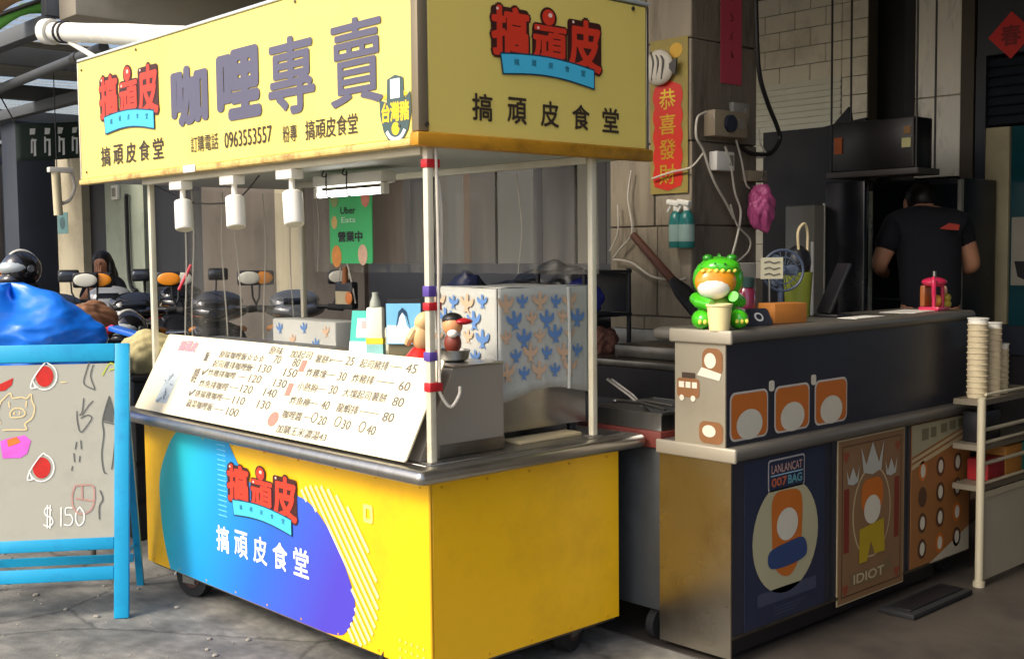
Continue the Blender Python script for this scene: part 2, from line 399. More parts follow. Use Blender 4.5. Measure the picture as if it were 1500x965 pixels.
# marble-clad upper wall and dark recess
MARB = mat('stained_marble', (228, 222, 206), .35, var=.2, scale=2, stretch=(1, 3, .8), dirt=(96, 92, 84), dscale=2.2, damt=.65)
mb_ = thing('marble_wall', 'stained grey marble wall panel above the dark glass cabinet', 'wall', (TW, .5, 1.85))
y0, y1 = at(1412, 200, 'x', TW).y, at(1345, 200, 'x', TW).y
zb = at(1345, 262, 'x', TW).z
for k, (a, b, c, d) in enumerate(((zb, 2.42, y0, y1), (2.424, 3.24, y0, y1))):
    obj('slab', MB().bb(TW - .05, TW + .1, c, d, a, b, .004, 1), MARB, mb_)
obj('side_post', MB().bb(TW - .06, TW + .1, y0 - .085, y0 - .004, 0, 3.24), mat('dark_brown_post', (70, 60, 48), .6, var=.25), mb_)
rec = thing('recess_wall', 'black recessed wall between the cream tiles and the grey marble', 'wall', (TW, .9, 0))
DARKW = mat('mottled_black_wall', (30, 28, 30), .7, var=.4, scale=2, dirt=(60, 54, 48), dscale=2, damt=.4)  # near-black base with paler mottling
obj('panel', MB().bb(TW + .2, TW + .3, -1.2, 1.7, 0, 3.24), DARKW, rec)
obj('return', MB().bb(TW + .0, TW + .198, y1 + .01, y1 + .10, 0, 3.24), DARKW, rec)

# neighbouring shop front at the right edge
sf = thing('neighbour_shopfront', 'dark shop front with a louvred transom and a cream door panel', 'shop front', (TW - .1, -.5, 0))
X = TW - .1
NAVY = mat('navy_frame_paint', (34, 40, 50), .45, var=.2)
yl = at(1431, 100, 'x', X).y
obj('frame', MB().bb(X, X + .08, -2.5, yl, 2.3 + .32, 3.1), NAVY, sf)
obj('jamb', MB().bb(X - .01, X + .08, yl - .06, yl, 0, 2.618), NAVY, sf)
for i in range(7):
    z = 2.22 + i * .056
    obj('louvre', MB().box((X + .03, (yl - .062 - 1.2) / 2, z + .02), (.012, 1.2 + yl - .062, .052), M.Rotation(R(32), 3, 'Y')), NAVY, sf)
cy0, cy1 = at(1438, 300, 'x', X).y, at(1477, 300, 'x', X).y
obj('door_panel', MB().bb(X, X + .05, cy1, cy0, 1.05, 2.2, .004), mat('aged_cream_panel', (164, 154, 122), .6, var=.08, dirt=(120, 110, 84), damt=.4), sf)
obj('glass', MB().bb(X + .02, X + .04, -1.2, cy1 - .003, .9, 2.2), mat('teal_tinted_glass', (22, 66, 74), .12, var=.3), sf)
obj('sill', MB().bb(X - .03, X + .06, -2.5, yl - .062, .88, 1.046), NAVY, sf)
obj('base_panel', MB().bb(X, X + .05, -2.5, yl - .062, 0, .878), DARKW, sf)
fr = frame((X + .0195, cy1 - .004, 0), (0, -1, 0), (0, 0, 1))
obj('sticker', MB().rect(fr, .01, at(1490, 418, 'x', X).z, .5, at(1490, 318, 'x', X).z, .003), mat('grey_poster', (150, 146, 132), .6, var=.25, scale=6), sf)
fr = frame((X + .0195, cy1 - .004, 0), (0, -1, 0), (0, 0, 1))
mb = MB(); mb.poly(fr, [(.03, 1.42), (.14, 1.42), (.17, 1.34), (.12, 1.30), (.05, 1.33)], .005)
obj('picture_print', mb, BLACK, sf)
# red paper diamond
c = at(1482, 52, 'x', X); fr = frame((X, c.y, c.z), (0, -1, 0), (0, 0, 1)); s = .135
d_ = single('red_paper_diamond', MB().poly(fr, [(-s, 0), (0, -s), (s, 0), (0, s)], .008, .004), mat('red_paper', (196, 36, 30), .6, var=.08), 'red paper diamond with a character pasted over the shop front louvres', 'paper charm')
lettering('lettering', '春', fr, (-.06, -.06, .06, .06), mat('faded_print', (120, 20, 18), .6), d_, .03, .0095)

# ------------------------------------------------------------------ pillars
PILL = mat('weathered_pillar', (118, 108, 94), .85, var=.25, scale=3, stretch=(3, 3, .7), bump=.5, bscale=14, dirt=(60, 52, 44), dscale=2.4, damt=.7)
PX0, PX1, PY0, PY1 = 2.05, 2.575, .55, 1.07
pil = thing('arcade_pillar', 'weathered grey arcade pillar hung with festive banners and electric boxes', 'pillar', (2.3, .8, 0))
PLK = mat('weathered_boards', (150, 138, 118), .85, var=.3, scale=4, stretch=(1, 3, .4), bump=.4, bscale=18, dirt=(84, 72, 58), dscale=3, damt=.6)
obj('core', MB().bb(PX0 + .02, PX1, PY0 + .02, PY1, 0, 3.246), PILL, pil)
zz = [0, .42, .86, 1.18, 1.62, 2.02, 2.5, 2.9, 3.24]
for i in range(len(zz) - 1):
    sp = random.uniform(.4, .6)
    ym = PY0 + (PY1 - PY0) * sp
    obj('stone', MB().bb(PX0 + random.uniform(-.003, .004), PX0 + .0195, PY0 + .001, ym - .003, zz[i] + .003, zz[i + 1] - .003, .004, 1), PLK, pil)
    obj('stone', MB().bb(PX0 + random.uniform(-.003, .004), PX0 + .0195, ym + .003, PY1, zz[i] + .003, zz[i + 1] - .003, .004, 1), PLK, pil)
    obj('stone', MB().bb(PX0 + .02, PX1 - .001, PY0 + random.uniform(0, .004), PY0 + .0195, zz[i] + .003, zz[i + 1] - .003, .004, 1), PILL, pil)
FARP = mat('backlit_dark_pillar', (50, 56, 66), .5, var=.15, scale=4)  # dark tone is backlit shade put into the pillar colour
p = thing('arcade_pillar', 'arcade pillar coloured in backlit shade behind the blue bag and the parked helmet', 'pillar', (2.25, 9.35, 0))
obj('shaft', MB().bb(2.05, 2.45, 9.15, 9.55, .12, 2.879, .01), FARP, p)
obj('plinth', MB().bb(2.02, 2.48, 9.12, 9.58, 0, .118, .01), CONC, p)

# ------------------------------------------------------------------ the food cart
LN, D, ZC, ZB = 2.075, .917, .762, .107
cart = thing('food_cart', 'yellow wheeled food cart with a big lettered sign and steel counter', 'food cart', (.45, 1.03, 0))
obj('carcass', MB().bb(.0115, D, .0115, LN, ZB + .01, ZC - .001), PLATE, cart)
fp = obj('front_panel', MB().bb(0, .011, 0, LN, ZB, ZC - .002, .002, 1), YEL, cart)
sp_ = obj('side_panel', MB().bb(.0112, D + .002, 0, .011, ZB, ZC - .002, .002, 1), YEL, cart)
obj('corner_edge', MB().cyl((.0035, .0035, ZB + .002), (.0035, .0035, ZC - .004), .005), mat('yellow_edge', (214, 160, 18), .4), cart)
ct = obj('counter_top', MB().bb(-.105, .99, -.085, 2.19, ZC, ZC + .05, .023, 5), STEEL, cart)
obj('seam', MB().bb(-.03, .93, -.02, 2.12, ZC + .05, ZC + .053, .001, 1), STEEL, ct)
obj('shelf_floor', MB().bb(.02, D, .02, LN - .01, ZB - .015, ZB + .0095), STEELD, cart)
# casters
def caster(x, y, rz):
    t = obj('caster', MB().box((x, y, .148), (.09, .08, .012)), STEELD, cart)
    mw_ = M.Rotation(rz, 3, 'Z')
    def w_(p): return mw_ @ V(p) + V((x, y, 0))
    f = MB()
    for s in (-1, 1): f.box(w_((.02, s * .031, .105)), (.075, .005, .09), mw_)
    obj('fork', f, STEEL, t)
    a = MB(); a.cyl(w_((.03, -.025, .095)), w_((.03, .025, .095)), .095, n=28); obj('tyre', a, RUBBER, t)
    a = MB(); a.cyl(w_((.03, -.028, .095)), w_((.03, .028, .095)), .055, n=20); obj('hub', a, mat('brown_hub', (70, 46, 42), .6), t)
    a = MB(); a.box(w_((-.05, 0, .12)), (.09, .05, .006), mw_ @ M.Rotation(R(-50), 3, 'Y')); obj('brake_pedal', a, WHITE, t)
caster(.055, 1.77, R(-75)); caster(.76, .10, R(200)); caster(.12, .25, R(160)); caster(.8, 1.9, R(60))
for k in range(9):
    y_ = .05 + k * .245
    for z_ in (ZB + .018, ZC - .03): obj('rivet', MB().cyl((.0005, y_, z_), (-.0035, y_, z_), .0045, n=8), mat('yellow_edge', (214, 160, 18), .4), fp)
for k in range(5):
    x_ = .05 + k * .2
    for z_ in (ZB + .018, ZC - .03): obj('rivet', MB().cyl((x_, .0005, z_), (x_, -.0035, z_), .0045, n=8), mat('yellow_edge', (214, 160, 18), .4), sp_)
# print on the front panel
FF = frame((0, LN, 0), (0, -1, 0), (0, 0, 1))       # u runs from the far end to the near corner
def blob_mat():
    m = bpy.data.materials.new('blue_gradient_print'); m.use_nodes = True; N = m.node_tree.nodes; L = m.node_tree.links
    b = N['Principled BSDF']; b.inputs['Roughness'].default_value = .4
    tc = N.new('ShaderNodeTexCoord'); sx = N.new('ShaderNodeSeparateXYZ'); L.new(tc.outputs['Object'], sx.inputs[0])
    a = N.new('ShaderNodeMath'); a.operation = 'MULTIPLY'; a.inputs[1].default_value = -.7; L.new(sx.outputs['Y'], a.inputs[0])
    b2 = N.new('ShaderNodeMath'); b2.operation = 'MULTIPLY_ADD'; b2.inputs[1].default_value = -.35; L.new(sx.outputs['Z'], b2.inputs[0]); L.new(a.outputs[0], b2.inputs[2])
    c2 = N.new('ShaderNodeMath'); c2.operation = 'ADD'; c2.inputs[1].default_value = .75; L.new(b2.outputs[0], c2.inputs[0])
    r = N.new('ShaderNodeValToRGB'); L.new(c2.outputs[0], r.inputs[0]); e = r.color_ramp.elements
    e[0].position = .0; e[0].color = rgb(28, 190, 196); e[1].position = .98; e[1].color = rgb(74, 62, 184)
    x = e.new(.3); x.color = rgb(24, 150, 214); x = e.new(.62); x.color = rgb(44, 102, 206)
    L.new(r.outputs[0], b.inputs['Base Color']); return m
bl = [(2.075 - y, z) for y, z in ((1.74, .752), (1.84, .66), (1.925, .52), (1.93, .38), (1.905, .24), (1.85, ZB + .004), (.62, ZB + .004), (.50, .135), (.43, .25), (.50, .40), (.60, .51), (.73, .585), (.90, .595), (1.06, .585), (1.17, .61), (1.25, .68), (1.32, .757))]
pts = spline(bl[:6], 6) + spline(bl[6:], 6)
obj('blue_print', MB().poly(FF, [tuple(p) for p in pts], .0025), blob_mat(), fp, smooth=False)
mb = MB()
for i in range(15):
    z = .72 - i * .021
    mb.rect(FF, LN - 1.40, z, LN - 1.33 - .0, z + .004, .0032)
for i in range(30): mb.rect(FF, LN - 1.345 + (i % 2) * .012, .73 - i * .0105, LN - 1.34 + (i % 2) * .012, .733 - i * .0105, .0036)
obj('fine_lines', mb, mat('print_pale_blue', (110, 200, 235), .5), fp, smooth=False)
def inside(p, poly):
    r = False; n = len(poly)
    for i in range(n):
        (x1, y1), (x2, y2) = poly[i], poly[i - 1]
        if (y1 > p[1]) != (y2 > p[1]) and p[0] < (x2 - x1) * (p[1] - y1) / (y2 - y1) + x1: r = not r
    return r
leaf = [tuple(p) for p in spline([(LN - y, z) for y, z in ((.77, .59), (.69, .645), (.57, .645), (.44, .585), (.35, .475), (.295, .35), (.30, .24), (.345, .15), (.43, .115), (.52, .2), (.6, .4))], 5, True)]
blobp = [tuple(p) for p in spline(bl[:6], 6) + spline(bl[6:], 6)]
dd = V((.66, -.75)).normalized(); nn = V((dd.y, -dd.x)); c0_ = V((LN - .55, .38))
for i in range(-12, 13):
    base_ = c0_ + nn * (i * .03); run = [base_ + dd * (k * .004) for k in range(-110, 111)]
    runs = [[]]
    for p in run:
        if inside(p, leaf) and not inside(p, blobp) and p.y > ZB + .006: runs[-1].append(p)
        elif runs[-1]: runs.append([])
    for ins in runs:
        if len(ins) > 6: obj('stripe_print', MB().stroke(FF, [tuple(ins[0]), tuple(ins[-1])], .015, .0035), mat('print_straw', (255, 240, 160), .45), fp, smooth=False)
mb = MB()
o_, i_ = rrect(LN - .37, .565, LN - .315, .63, .01), rrect(LN - .355, .58, LN - .33, .615, .005)
n = len(o_)
vo = [mb.bm.verts.new(FF(u, v, .003)) for u, v in o_]; vi = [mb.bm.verts.new(FF(u, v, .003)) for u, v in i_]
for k in range(n): mb.bm.faces.new((vo[k], vo[(k + 1) % n], vi[(k + 1) % n], vi[k]))
for a in range(3):
    for b in range(5): mb.poly(FF, circ(LN - .17 + b * .032, .13 + a * .03, .005, n=8), .003)
obj('square_and_dots', mb, mat('print_pale_yellow', (255, 232, 120), .45), fp, smooth=False)
def logo(fr, box, parent, w0=.0035):
    """red block characters with a dark outline over a curved blue ribbon"""
    u0, v0, u1, v1 = box; W, H = u1 - u0, v1 - v0
    chars = ((.00, .31, '搞', .30, .90), (.36, .66, '頑', .27, .74), (.69, 1.0, '皮', .24, .90))
    big, fill, hi = MB(), MB(), MB()
    for i, (a, b, ch, lo_, hi_) in enumerate(chars):
        bx = (u0 + a * W, v0 + lo_ * H, u0 + b * W, v0 + hi_ * H)
        p = .012 * W
        big.poly(fr, rrect(bx[0] - p, bx[1] - p, bx[2] + p, bx[3] + p * .4, .03 * W), w0 + i * .0001)
        text_into(big, ch, fr, bx, .085, w0 + .0006 + i * .0001, ref=True)
        text_into(fill, ch, fr, bx, .036, w0 + .0014, ref=True)
        hi.poly(fr, circ(bx[0] + .04 * W, bx[3] - .03 * H, .012 * W, .02 * H, 10), w0 + .003)
    cx = u0 + .5 * W
    big.poly(fr, circ(cx, v0 + .87 * H, .078 * W, .135 * H, 20), w0 + .0002)
    fill.poly(fr, circ(cx, v0 + .87 * H, .058 * W, .105 * H, 20), w0 + .0012)
    hi.poly(fr, circ(cx + .012 * W, v0 + .90 * H, .02 * W, .03 * H, 10), w0 + .003)
    def rib(e, w):
        m = MB(); top = [(u0 + (.07 + .86 * t) * W, v0 + (.30 - .05 * t + .06 * math.sin(math.pi * t)) * H + e) for t in [k / 10 for k in range(11)]]
        bot = [(u0 + (.09 + .84 * t) * W, v0 + (.06 - .05 * t + .07 * math.sin(math.pi * t)) * H - e) for t in [k / 10 for k in range(11)]]
        top[0] = (top[0][0] - e, top[0][1]); top[-1] = (top[-1][0] + e, top[-1][1]); bot[0] = (bot[0][0] - e, bot[0][1]); bot[-1] = (bot[-1][0] + e, bot[-1][1])
        return m.poly(fr, top + bot[::-1], w)
    obj('logo_outline', big, DARKO, parent, smooth=False, recalc=False)
    obj('logo_characters', fill, RED, parent, smooth=False, recalc=False)
    obj('logo_highlight', hi, PINKW, parent, smooth=False)
    obj('ribbon_outline', rib(.022 * H, w0 + .002), mat('print_navy', (24, 60, 84), .5), parent, smooth=False)
    obj('ribbon', rib(0, w0 + .0026), SKYB, parent, smooth=False)
    for k, ch in enumerate('搞頑皮食堂'):
        uu = u0 + (.18 + k * .155) * W; vv = v0 + (.15 - .025 * k / 4 + .06 * math.sin(math.pi * (k + 1) / 6)) * H
        lettering('ribbon_lettering', ch, fr, (uu, vv, uu + .045 * W, vv + .085 * H), TEALD, parent, .01, w0 + .0033)
def spaced(fr, s, boxes, m, parent, bold, w=.0035, name='lettering'):
    for ch, b in zip(s, boxes): lettering(name, ch, fr, b, m, parent, bold, w)
logo(FF, (LN - 1.31, .435, LN - .80, .675), fp, .0045)
spaced(FF, '搞頑皮食堂', [(LN - 1.42 + k * .148, .275 + .008 * k * .4, LN - 1.42 + k * .148 + .105, .385 + .008 * k * .4) for k in range(5)], PWHITE, fp, .018, .0045)

# posts
def post(x, y, z0=ZC + .051, z1=1.842):
    p = obj('post', MB().bb(x - .0125, x + .0125, y - .0125, y + .0125, z0, z1, .004), IVORY, cart)
    obj('foot_plate', MB().bb(x - .025, x + .025, y - .025, y + .025, z0, z0 + .006), STEEL, p)
    return p
pn = post(.02, .01); post(.055, 2.05); post(.80, .02); post(.82, 2.0)
for z, m, h in ((1.775, TAPE_R, .028), (1.315, TAPE_R, .026), (1.05, TAPE_R, .03), (1.36, TAPE_P, .035), (1.15, TAPE_P, .03)):
    obj('tape_band', MB().bb(.003, .058 if m is TAPE_R else .037, -.007, .027, z, z + h, .003), m, pn)
ca = [(.046, .004, 1.85), (.046, .004, 1.79), (.06, .0, 1.70), (.064, -.002, 1.6), (.06, 0, 1.45), (.046, .004, 1.34), (.044, .004, 1.3), (.05, .002, 1.2), (.046, .004, 1.08), (.05, -.002, 1.04), (.085, -.01, .995), (.12, -.012, 1.03), (.125, -.012, 1.06)]
obj('cable', MB().tube(spline(ca, 5), .0055), WIRE_W, pn)
ca = [(.04, -.006, 1.85), (.042, -.008, 1.7), (.044, -.008, 1.5), (.042, -.008, 1.34), (.042, -.008, 1.08)]
obj('cable', MB().tube(spline(ca, 4), .005), WIRE_W, pn)
# sign box
SX0, SX1, SY0, SY1, SZ0, SZ1 = -.04, 1.07, -.022, 2.572, 1.84, 2.42
sg = obj('sign_front', MB().bb(SX0, SX0 + .02, SY0 + .034, SY1, SZ0 + .028, SZ1, .003, 1), SYEL, cart)
se = obj('sign_side', MB().bb(SX0 + .042, SX1 - .012, SY0, SY0 + .02, SZ0 + .045, SZ1 - .004, .003, 1), SYEL, cart)
obj('sign_back', MB().bb(SX1 - .011, SX1, SY0 + .021, SY1, SZ0 + .03, SZ1, 0), PLATE, cart)
obj('sign_end', MB().bb(SX0 + .021, SX1 - .012, SY1 - .02, SY1 - .003, SZ0 + .03, SZ1), SYEL, cart)
obj('corner_trim', MB().bb(SX0 - .002, SX0 + .04, SY0 - .002, SY0 + .033, SZ0 + .047, SZ1 + .001, .004), mat('taupe_trim', (134, 122, 98), .45, .3, var=.1), cart)
obj('bottom_trim', MB().bb(SX0 - .014, SX1 + .014, SY0 - .014, SY0 + .03, SZ0, SZ0 + .044, .006), GOLDT, cart)
obj('bottom_trim', MB().bb(SX0 - .012, SX0 + .03, SY0 + .031, SY1 + .012, SZ0 + .002, SZ0 + .027, .006), RUSTY, cart)
obj('edge_strip', MB().bb(SX1 - .011, SX1 + .002, SY0 - .002, SY0 + .02, SZ0 + .045, SZ1, .002), STEEL, cart)
obj('edge_strip', MB().bb(SX0 - .003, SX0 + .02, SY1 + .0005, SY1 + .012, SZ0 + .029, SZ1, .002), IVORY, cart)
rf = obj('roof', MB().bb(SX0 - .006, SX1 + .006, SY0 - .006, SY1 + .006, SZ1 + .002, SZ1 + .014, .003), mat('pale_roof_sheet', (206, 214, 214), .4, .2, var=.1), cart)
obj('inner_ceiling', MB().bb(SX0 + .031, SX1 - .012, SY0 + .031, SY1 - .021, SZ0 + .012, SZ0 + .026), mat('pale_grey_liner', (176, 178, 166), .5, var=.08), cart)
obj('lower_rail', MB().bb(.004, .036, .03, 2.03, SZ0 - .022, SZ0 + .0115, .003), IVORY, cart)
obj('lower_rail', MB().bb(.79, .815, .04, 2.0, SZ0 - .016, SZ0 + .0115, .003), IVORY, cart)
for (u, v) in ((.06, .06), (.62, .56), (1.9, .56), (.04, .54), (2.5, .07)):
    c = V((SX0 - .002, SY1 - u, SZ0 + v)); obj('screw', MB().cyl(c, c + V((-.004, 0, 0)), .006, n=8), STEELD, sg)
for (u, v) in ((.01, .07), (1.0, .56)):
    c = V((SX0 + .02 + u, SY0 - .003, SZ0 + v)); obj('screw', MB().cyl(c, c + V((0, -.004, 0)), .008, n=8), STEELD, se)
SF = frame((SX0, 0, 0), (0, -1, 0), (0, 0, 1))           # u = -y
logo(SF, (-2.33, 2.045, -1.755, 2.345), sg)
BIG = '咖哩專賣'
for ch, (a, b, z0, z1) in zip(BIG, ((1.635, 1.32, 2.03, 2.275), (1.25, .915, 2.02, 2.29), (.865, .555, 2.005, 2.285), (.46, .155, 1.998, 2.29))):
    lettering('large_character', ch, SF, (-a, z0, -b, z1), PURPLE, sg, .048 if ch in '咖哩' else .022 if ch == '專' else .014, .004)
spaced(SF, '搞頑皮食堂', [(-2.345 + k * .132, 1.915, -2.345 + k * .132 + .1, 2.005) for k in range(5)], BROWN, sg, .012)
lettering('lettering', '訂購電話', SF, (-1.475, 1.92, -1.25, 1.985), BROWN, sg, .004)
lettering('lettering', '0963553557', SF, (-1.20, 1.918, -.85, 1.98), BROWN, sg, .004)
lettering('lettering', '粉專', SF, (-.775, 1.908, -.68, 1.97), BROWN, sg, .006)
lettering('lettering', '搞頑皮食堂', SF, (-.625, 1.905, -.305, 1.975), BROWN, sg, .006)
# shield emblem
em = lambda m, pts, w, nm='emblem': obj(nm, MB().poly(SF, pts, w), m, sg, smooth=False)
EG = mat('emblem_slate', (66, 86, 84), .5)
def sh(cu, cv, k): return [(cu + u * k, cv + v * k) for u, v in ((-.092, .055), (-.05, .04), (-.045, .12), (0, .132), (.045, .12), (.05, .045), (.085, .07), (.088, .0), (.07, -.06), (.035, -.1), (0, -.108), (-.035, -.1), (-.07, -.06), (-.09, 0))]
em(EG, sh(-.093, 1.952, .93), .0036)
em(mat('emblem_amber', (240, 196, 40), .5), circ(-.093, 1.955, .09, .075, 20, 40, 140) , .0033)
em(PWHITE, [(-.118, 2.0), (-.068, 2.0), (-.068, 2.062), (-.118, 2.062)], .0042)
obj('emblem_lettering', text_into(MB(), '台灣豬', SF, (-.167, 1.925, -.02, 1.99), .035, .0042), MATS['emblem_amber'], sg, smooth=False, recalc=False)
em(MATS['emblem_amber'], circ(-.093, 1.903, .021, .021, 16), .0042)
em(PWHITE, [(-.093 + .062 * math.cos(R(a)), 1.925 + .062 * math.sin(R(a))) for a in range(210, 331, 12)] + [(-.093 + .048 * math.cos(R(a)), 1.925 + .05 * math.sin(R(a))) for a in range(330, 209, -12)], .0041)
SE = frame((0, SY0, 0), (1, 0, 0), (0, 0, 1))
logo(SE, (.275, 2.085, .80, 2.345), se)
spaced(SE, '搞頑皮食堂', [(.182 + k * .157, 1.935, .182 + k * .157 + .09, 2.025) for k in range(5)], BROWN, se, .02)
# clip on the lower rail
obj('clip', MB().bb(-.058, -.052, 1.42, 1.52, SZ0 + .0, SZ0 + .03, .002), WHITE, cart)

# items on the cart roof
ROLL = mat('white_rolled_canvas', (226, 224, 212), .6, var=.06, scale=5, dirt=(150, 150, 140), dscale=5, damt=.4)
rl = thing('rolled_awning', 'rolled white canvas awning tube lying across the cart roof', 'awning roll', (.35, 2.5, 2.44))
a, b = V((.16, 3.35, 2.70)), V((.36, 2.25, 2.545))
d = (b - a).normalized()
obj('roll', MB().tube([a + (b - a) * t for t in (0, .1, .3, .6, .8, 1)], [.05, .052, .05, .054, .05, .05], 18), ROLL, rl)
obj('end_cap', MB().cyl(a - d * .07, a - d * .005, .068, .068, 20), WHITE, rl)
obj('end_ring', MB().cyl(a - d * .085, a - d * .071, .052, .052, 20), mat('pale_grey_plastic', (190, 188, 178), .5), rl)
for t in (.06, .1): obj('strap', MB().cyl(a + (b - a) * t, a + (b - a) * (t + .012), .058, n=18), BLACK, rl)
obj('bracket', MB().tube([a + (b - a) * .13 + V((0, 0, -.05)), V((.25, 2.95, 2.5)), V((.3, 2.55, 2.437))], .014), WHITE, rl)
TARP = mat('pale_blue_tarp', (168, 196, 210), .35, var=.12, scale=5, bump=.3, bscale=9)
def tf(u, v):
    x = -.0 + u * .9; y = .3 + v * 2.2
    e = math.sin(math.pi * u) * math.sin(math.pi * v) ** .6
    return V((x, y, SZ1 + .0165 + .075 * e + .02 * math.sin(9 * v + 4 * u) * e))
single('roof_tarp', MB().grid(tf, 16, 30), TARP, 'pale blue plastic sheet lying on the cart roof', 'tarp', solid=.003)

# ------------------------------------------------------------------ on the counter: case, menu, cloth box
def prof_case():
    m = MB(); fr = frame((0, .05, 0), (1, 0, 0), (0, 0, 1)); z0 = ZC + .0545
    m.poly(fr, [(.0, z0), (.375, z0), (.375, 1.115), (.15, 1.115)], 0, 1.97); return m
case = thing('steel_display_case', 'grey steel display case under the slanted menu board', 'display case', (.2, 1.0, ZC + .054))
obj('body', prof_case(), PLATE, case)
obj('rim', MB().bb(.145, .38, .045, 2.025, 1.116, 1.122, .002), STEEL, case)
obj('end_lip', MB().bb(.08, .375, .0435, .0495, ZC + .0545, .86, .002), STEELD, case)
MO = V((-.055, 2.035, ZC + .058)); my = V((.172, 0, .318)).normalized()
MF = frame(MO, (0, -1, 0), my)
ML = .365
mn = thing('menu_board', 'cream slanted menu board with handwritten dishes and prices', 'menu board', (MO.x, 1.03, MO.z))
obj('board', MB().poly(MF, rrect(0, 0, 1.985, ML, .012, 3), .006, .006), CREAM, mn)
INK = mat('grey_marker_ink', (96, 92, 84), .6, var=.2, scale=30); INKR = mat('faded_red_ink', (206, 120, 104), .6, var=.15, scale=20)
rows = [  # text, u start, width, row height position (fraction of slope)
 ('原味', .92, .10, .90), ('加起司', 1.08, .15, .885), ('原味咖哩飯☆☆☆', .55, .36, .79), ('70', .98, .05, .80), ('80', 1.12, .05, .79),
 ('起司雞排咖哩飯', .53, .32, .67), ('130', .90, .09, .68), ('150', 1.09, .09, .67),
 ('✔炸雞排咖哩', .47, .28, .55), ('120', .86, .09, .55), ('130', 1.05, .09, .54), ('炸魚排咖哩', .49, .24, .41), ('120', .83, .09, .42), ('140', 1.01, .09, .42),
 ('✔唐揚雞咖哩', .44, .28, .28), ('110', .81, .09, .28), ('130', 1.0, .09, .28), ('蔬菜咖哩飯', .46, .22, .15), ('100', .80, .09, .14),
 ('薯餅×', 1.26, .11, .86), ('25', 1.46, .05, .87), ('起司豬排', 1.55, .17, .86), ('45', 1.82, .06, .86),
 ('炸雞塊', 1.24, .13, .70), ('30', 1.45, .05, .70), ('炸豬排', 1.54, .13, .70), ('60', 1.82, .06, .68),
 ('小熱狗', 1.22, .13, .54), ('30', 1.43, .05, .55), ('大塊起司薯餅', 1.52, .26, .54), ('80', 1.82, .06, .52),
 ('炸魚柳', 1.21, .13, .38), ('40', 1.42, .05, .38), ('龍蝦排', 1.52, .13, .38), ('80', 1.8, .06, .36),
 ('咖哩醬', 1.20, .13, .22), ('20', 1.44, .05, .22), ('30', 1.59, .05, .22), ('40', 1.74, .05, .21), ('加購玉米濃湯43', 1.20, .33, .06)]
for s, u, wd, fz in rows:
    lettering('menu_lettering', s, MF, (u - .02, fz * ML - .008, u - .02 + wd, fz * ML + .026), INK, mn, .004, .0075)
mb = MB()
for u, fz in ((1.40, .24), (1.55, .24), (1.70, .23)):
    mb.stroke(MF, circ(u - .01, fz * ML + .008, .016, .019, 16) + [(u + .006, fz * ML + .008)], .004, .0078)
for u, fz, l in ((.78, .70, .09), (.77, .575, .07), (.74, .44, .07), (.72, .30, .07), (.69, .165, .08), (1.37, .885, .07), (1.73, .885, .07), (1.36, .725, .07), (1.69, .72, .1), (1.35, .565, .06), (1.33, .405, .06), (1.66, .4, .11), (1.34, .25, .05)):
    mb.stroke(MF, [(u - .02, fz * ML), (u - .02 + l, fz * ML)], .003, .0077)
obj('menu_rule', mb, INK, mn, smooth=False)
for mb in (MB().rect(MF, 1.16, .72 * ML, 1.195, .85 * ML, .0075), MB().rect(MF, 1.135, .44 * ML, 1.17, .58 * ML, .0075), MB().poly(MF, circ(1.13, .17 * ML, .033, .03, 18), .0075)): obj('red_stamp', mb, INKR, mn, smooth=False)
lettering('menu_lettering', '飯', MF, (.415, .70 * ML, .45, .83 * ML), INK, mn, .012, .0075)
lettering('menu_lettering', '咖哩', MF, (.385, .42 * ML, .43, .62 * ML), INK, mn, .012, .0075)
mb = MB()
for k, ch in enumerate('搞頑皮'): text_into(mb, ch, MF, (.155 + k * .055, .80 * ML, .205 + k * .055, .93 * ML), .06, .0075, ref=True)
obj('logo_characters', mb, mat('faded_logo_mauve', (176, 132, 140), .6), mn, smooth=False, recalc=False)
obj('logo_ribbon', MB().rect(MF, .15, .72 * ML, .33, .795 * ML, .0075), mat('faded_logo_blue', (170, 208, 224), .6), mn, smooth=False)
mb = MB(); mb.rect(MF, .16, .12 * ML, .27, .53 * ML, .0072); obj('sketch_paper', mb, mat('sketch_grey', (176, 184, 184), .6, var=.25, scale=30), mn, smooth=False)
mb = MB()
for i in range(16):
    a = (.215 + random.uniform(-.045, .045), (.32 + random.uniform(-.18, .18)) * ML); b = (a[0] + random.uniform(-.03, .03), a[1] + random.uniform(-.03, .03)); mb.stroke(MF, [a, b], .004, .0078 + i * 2e-5)
obj('sketch_line', mb, mat('sketch_slate', (84, 98, 110), .6), mn, smooth=False)

# steel box with bird-print cloth
CLOTH = mat('printed_cotton', (186, 186, 176), .85, var=.05, scale=12, bump=.15, bscale=300)  # off-white cotton greyed in its base colour to stand for shade
BIRDB = mat('bird_print_blue', (96, 134, 186), .85, var=.08); BIRDT = mat('bird_print_tan', (206, 172, 140), .85, var=.08)
def bird(fr, u, v, s, m_, ang, w, par):
    p = [(0, .5), (.1, .38), (.11, .12), (.28, .16), (.46, .34), (.5, .12), (.36, -.1), (.14, -.18), (.13, -.3), (.26, -.48), (0, -.4), (-.26, -.48), (-.13, -.3), (-.14, -.18), (-.36, -.1), (-.5, .12), (-.46, .34), (-.28, .16), (-.11, .12), (-.1, .38)]
    c, s_ = math.cos(ang), math.sin(ang)
    obj('bird_print', MB().poly(fr, [(u + s * (q_.x * c - q_.y * s_), v + s * (q_.x * s_ + q_.y * c)) for q_ in spline(p, 3, True)], w), m_, par, smooth=False)
BX0, BX1, BY0, BY1, BZ0, BZ1 = .445, .90, .152, .50, ZC + .085, 1.365
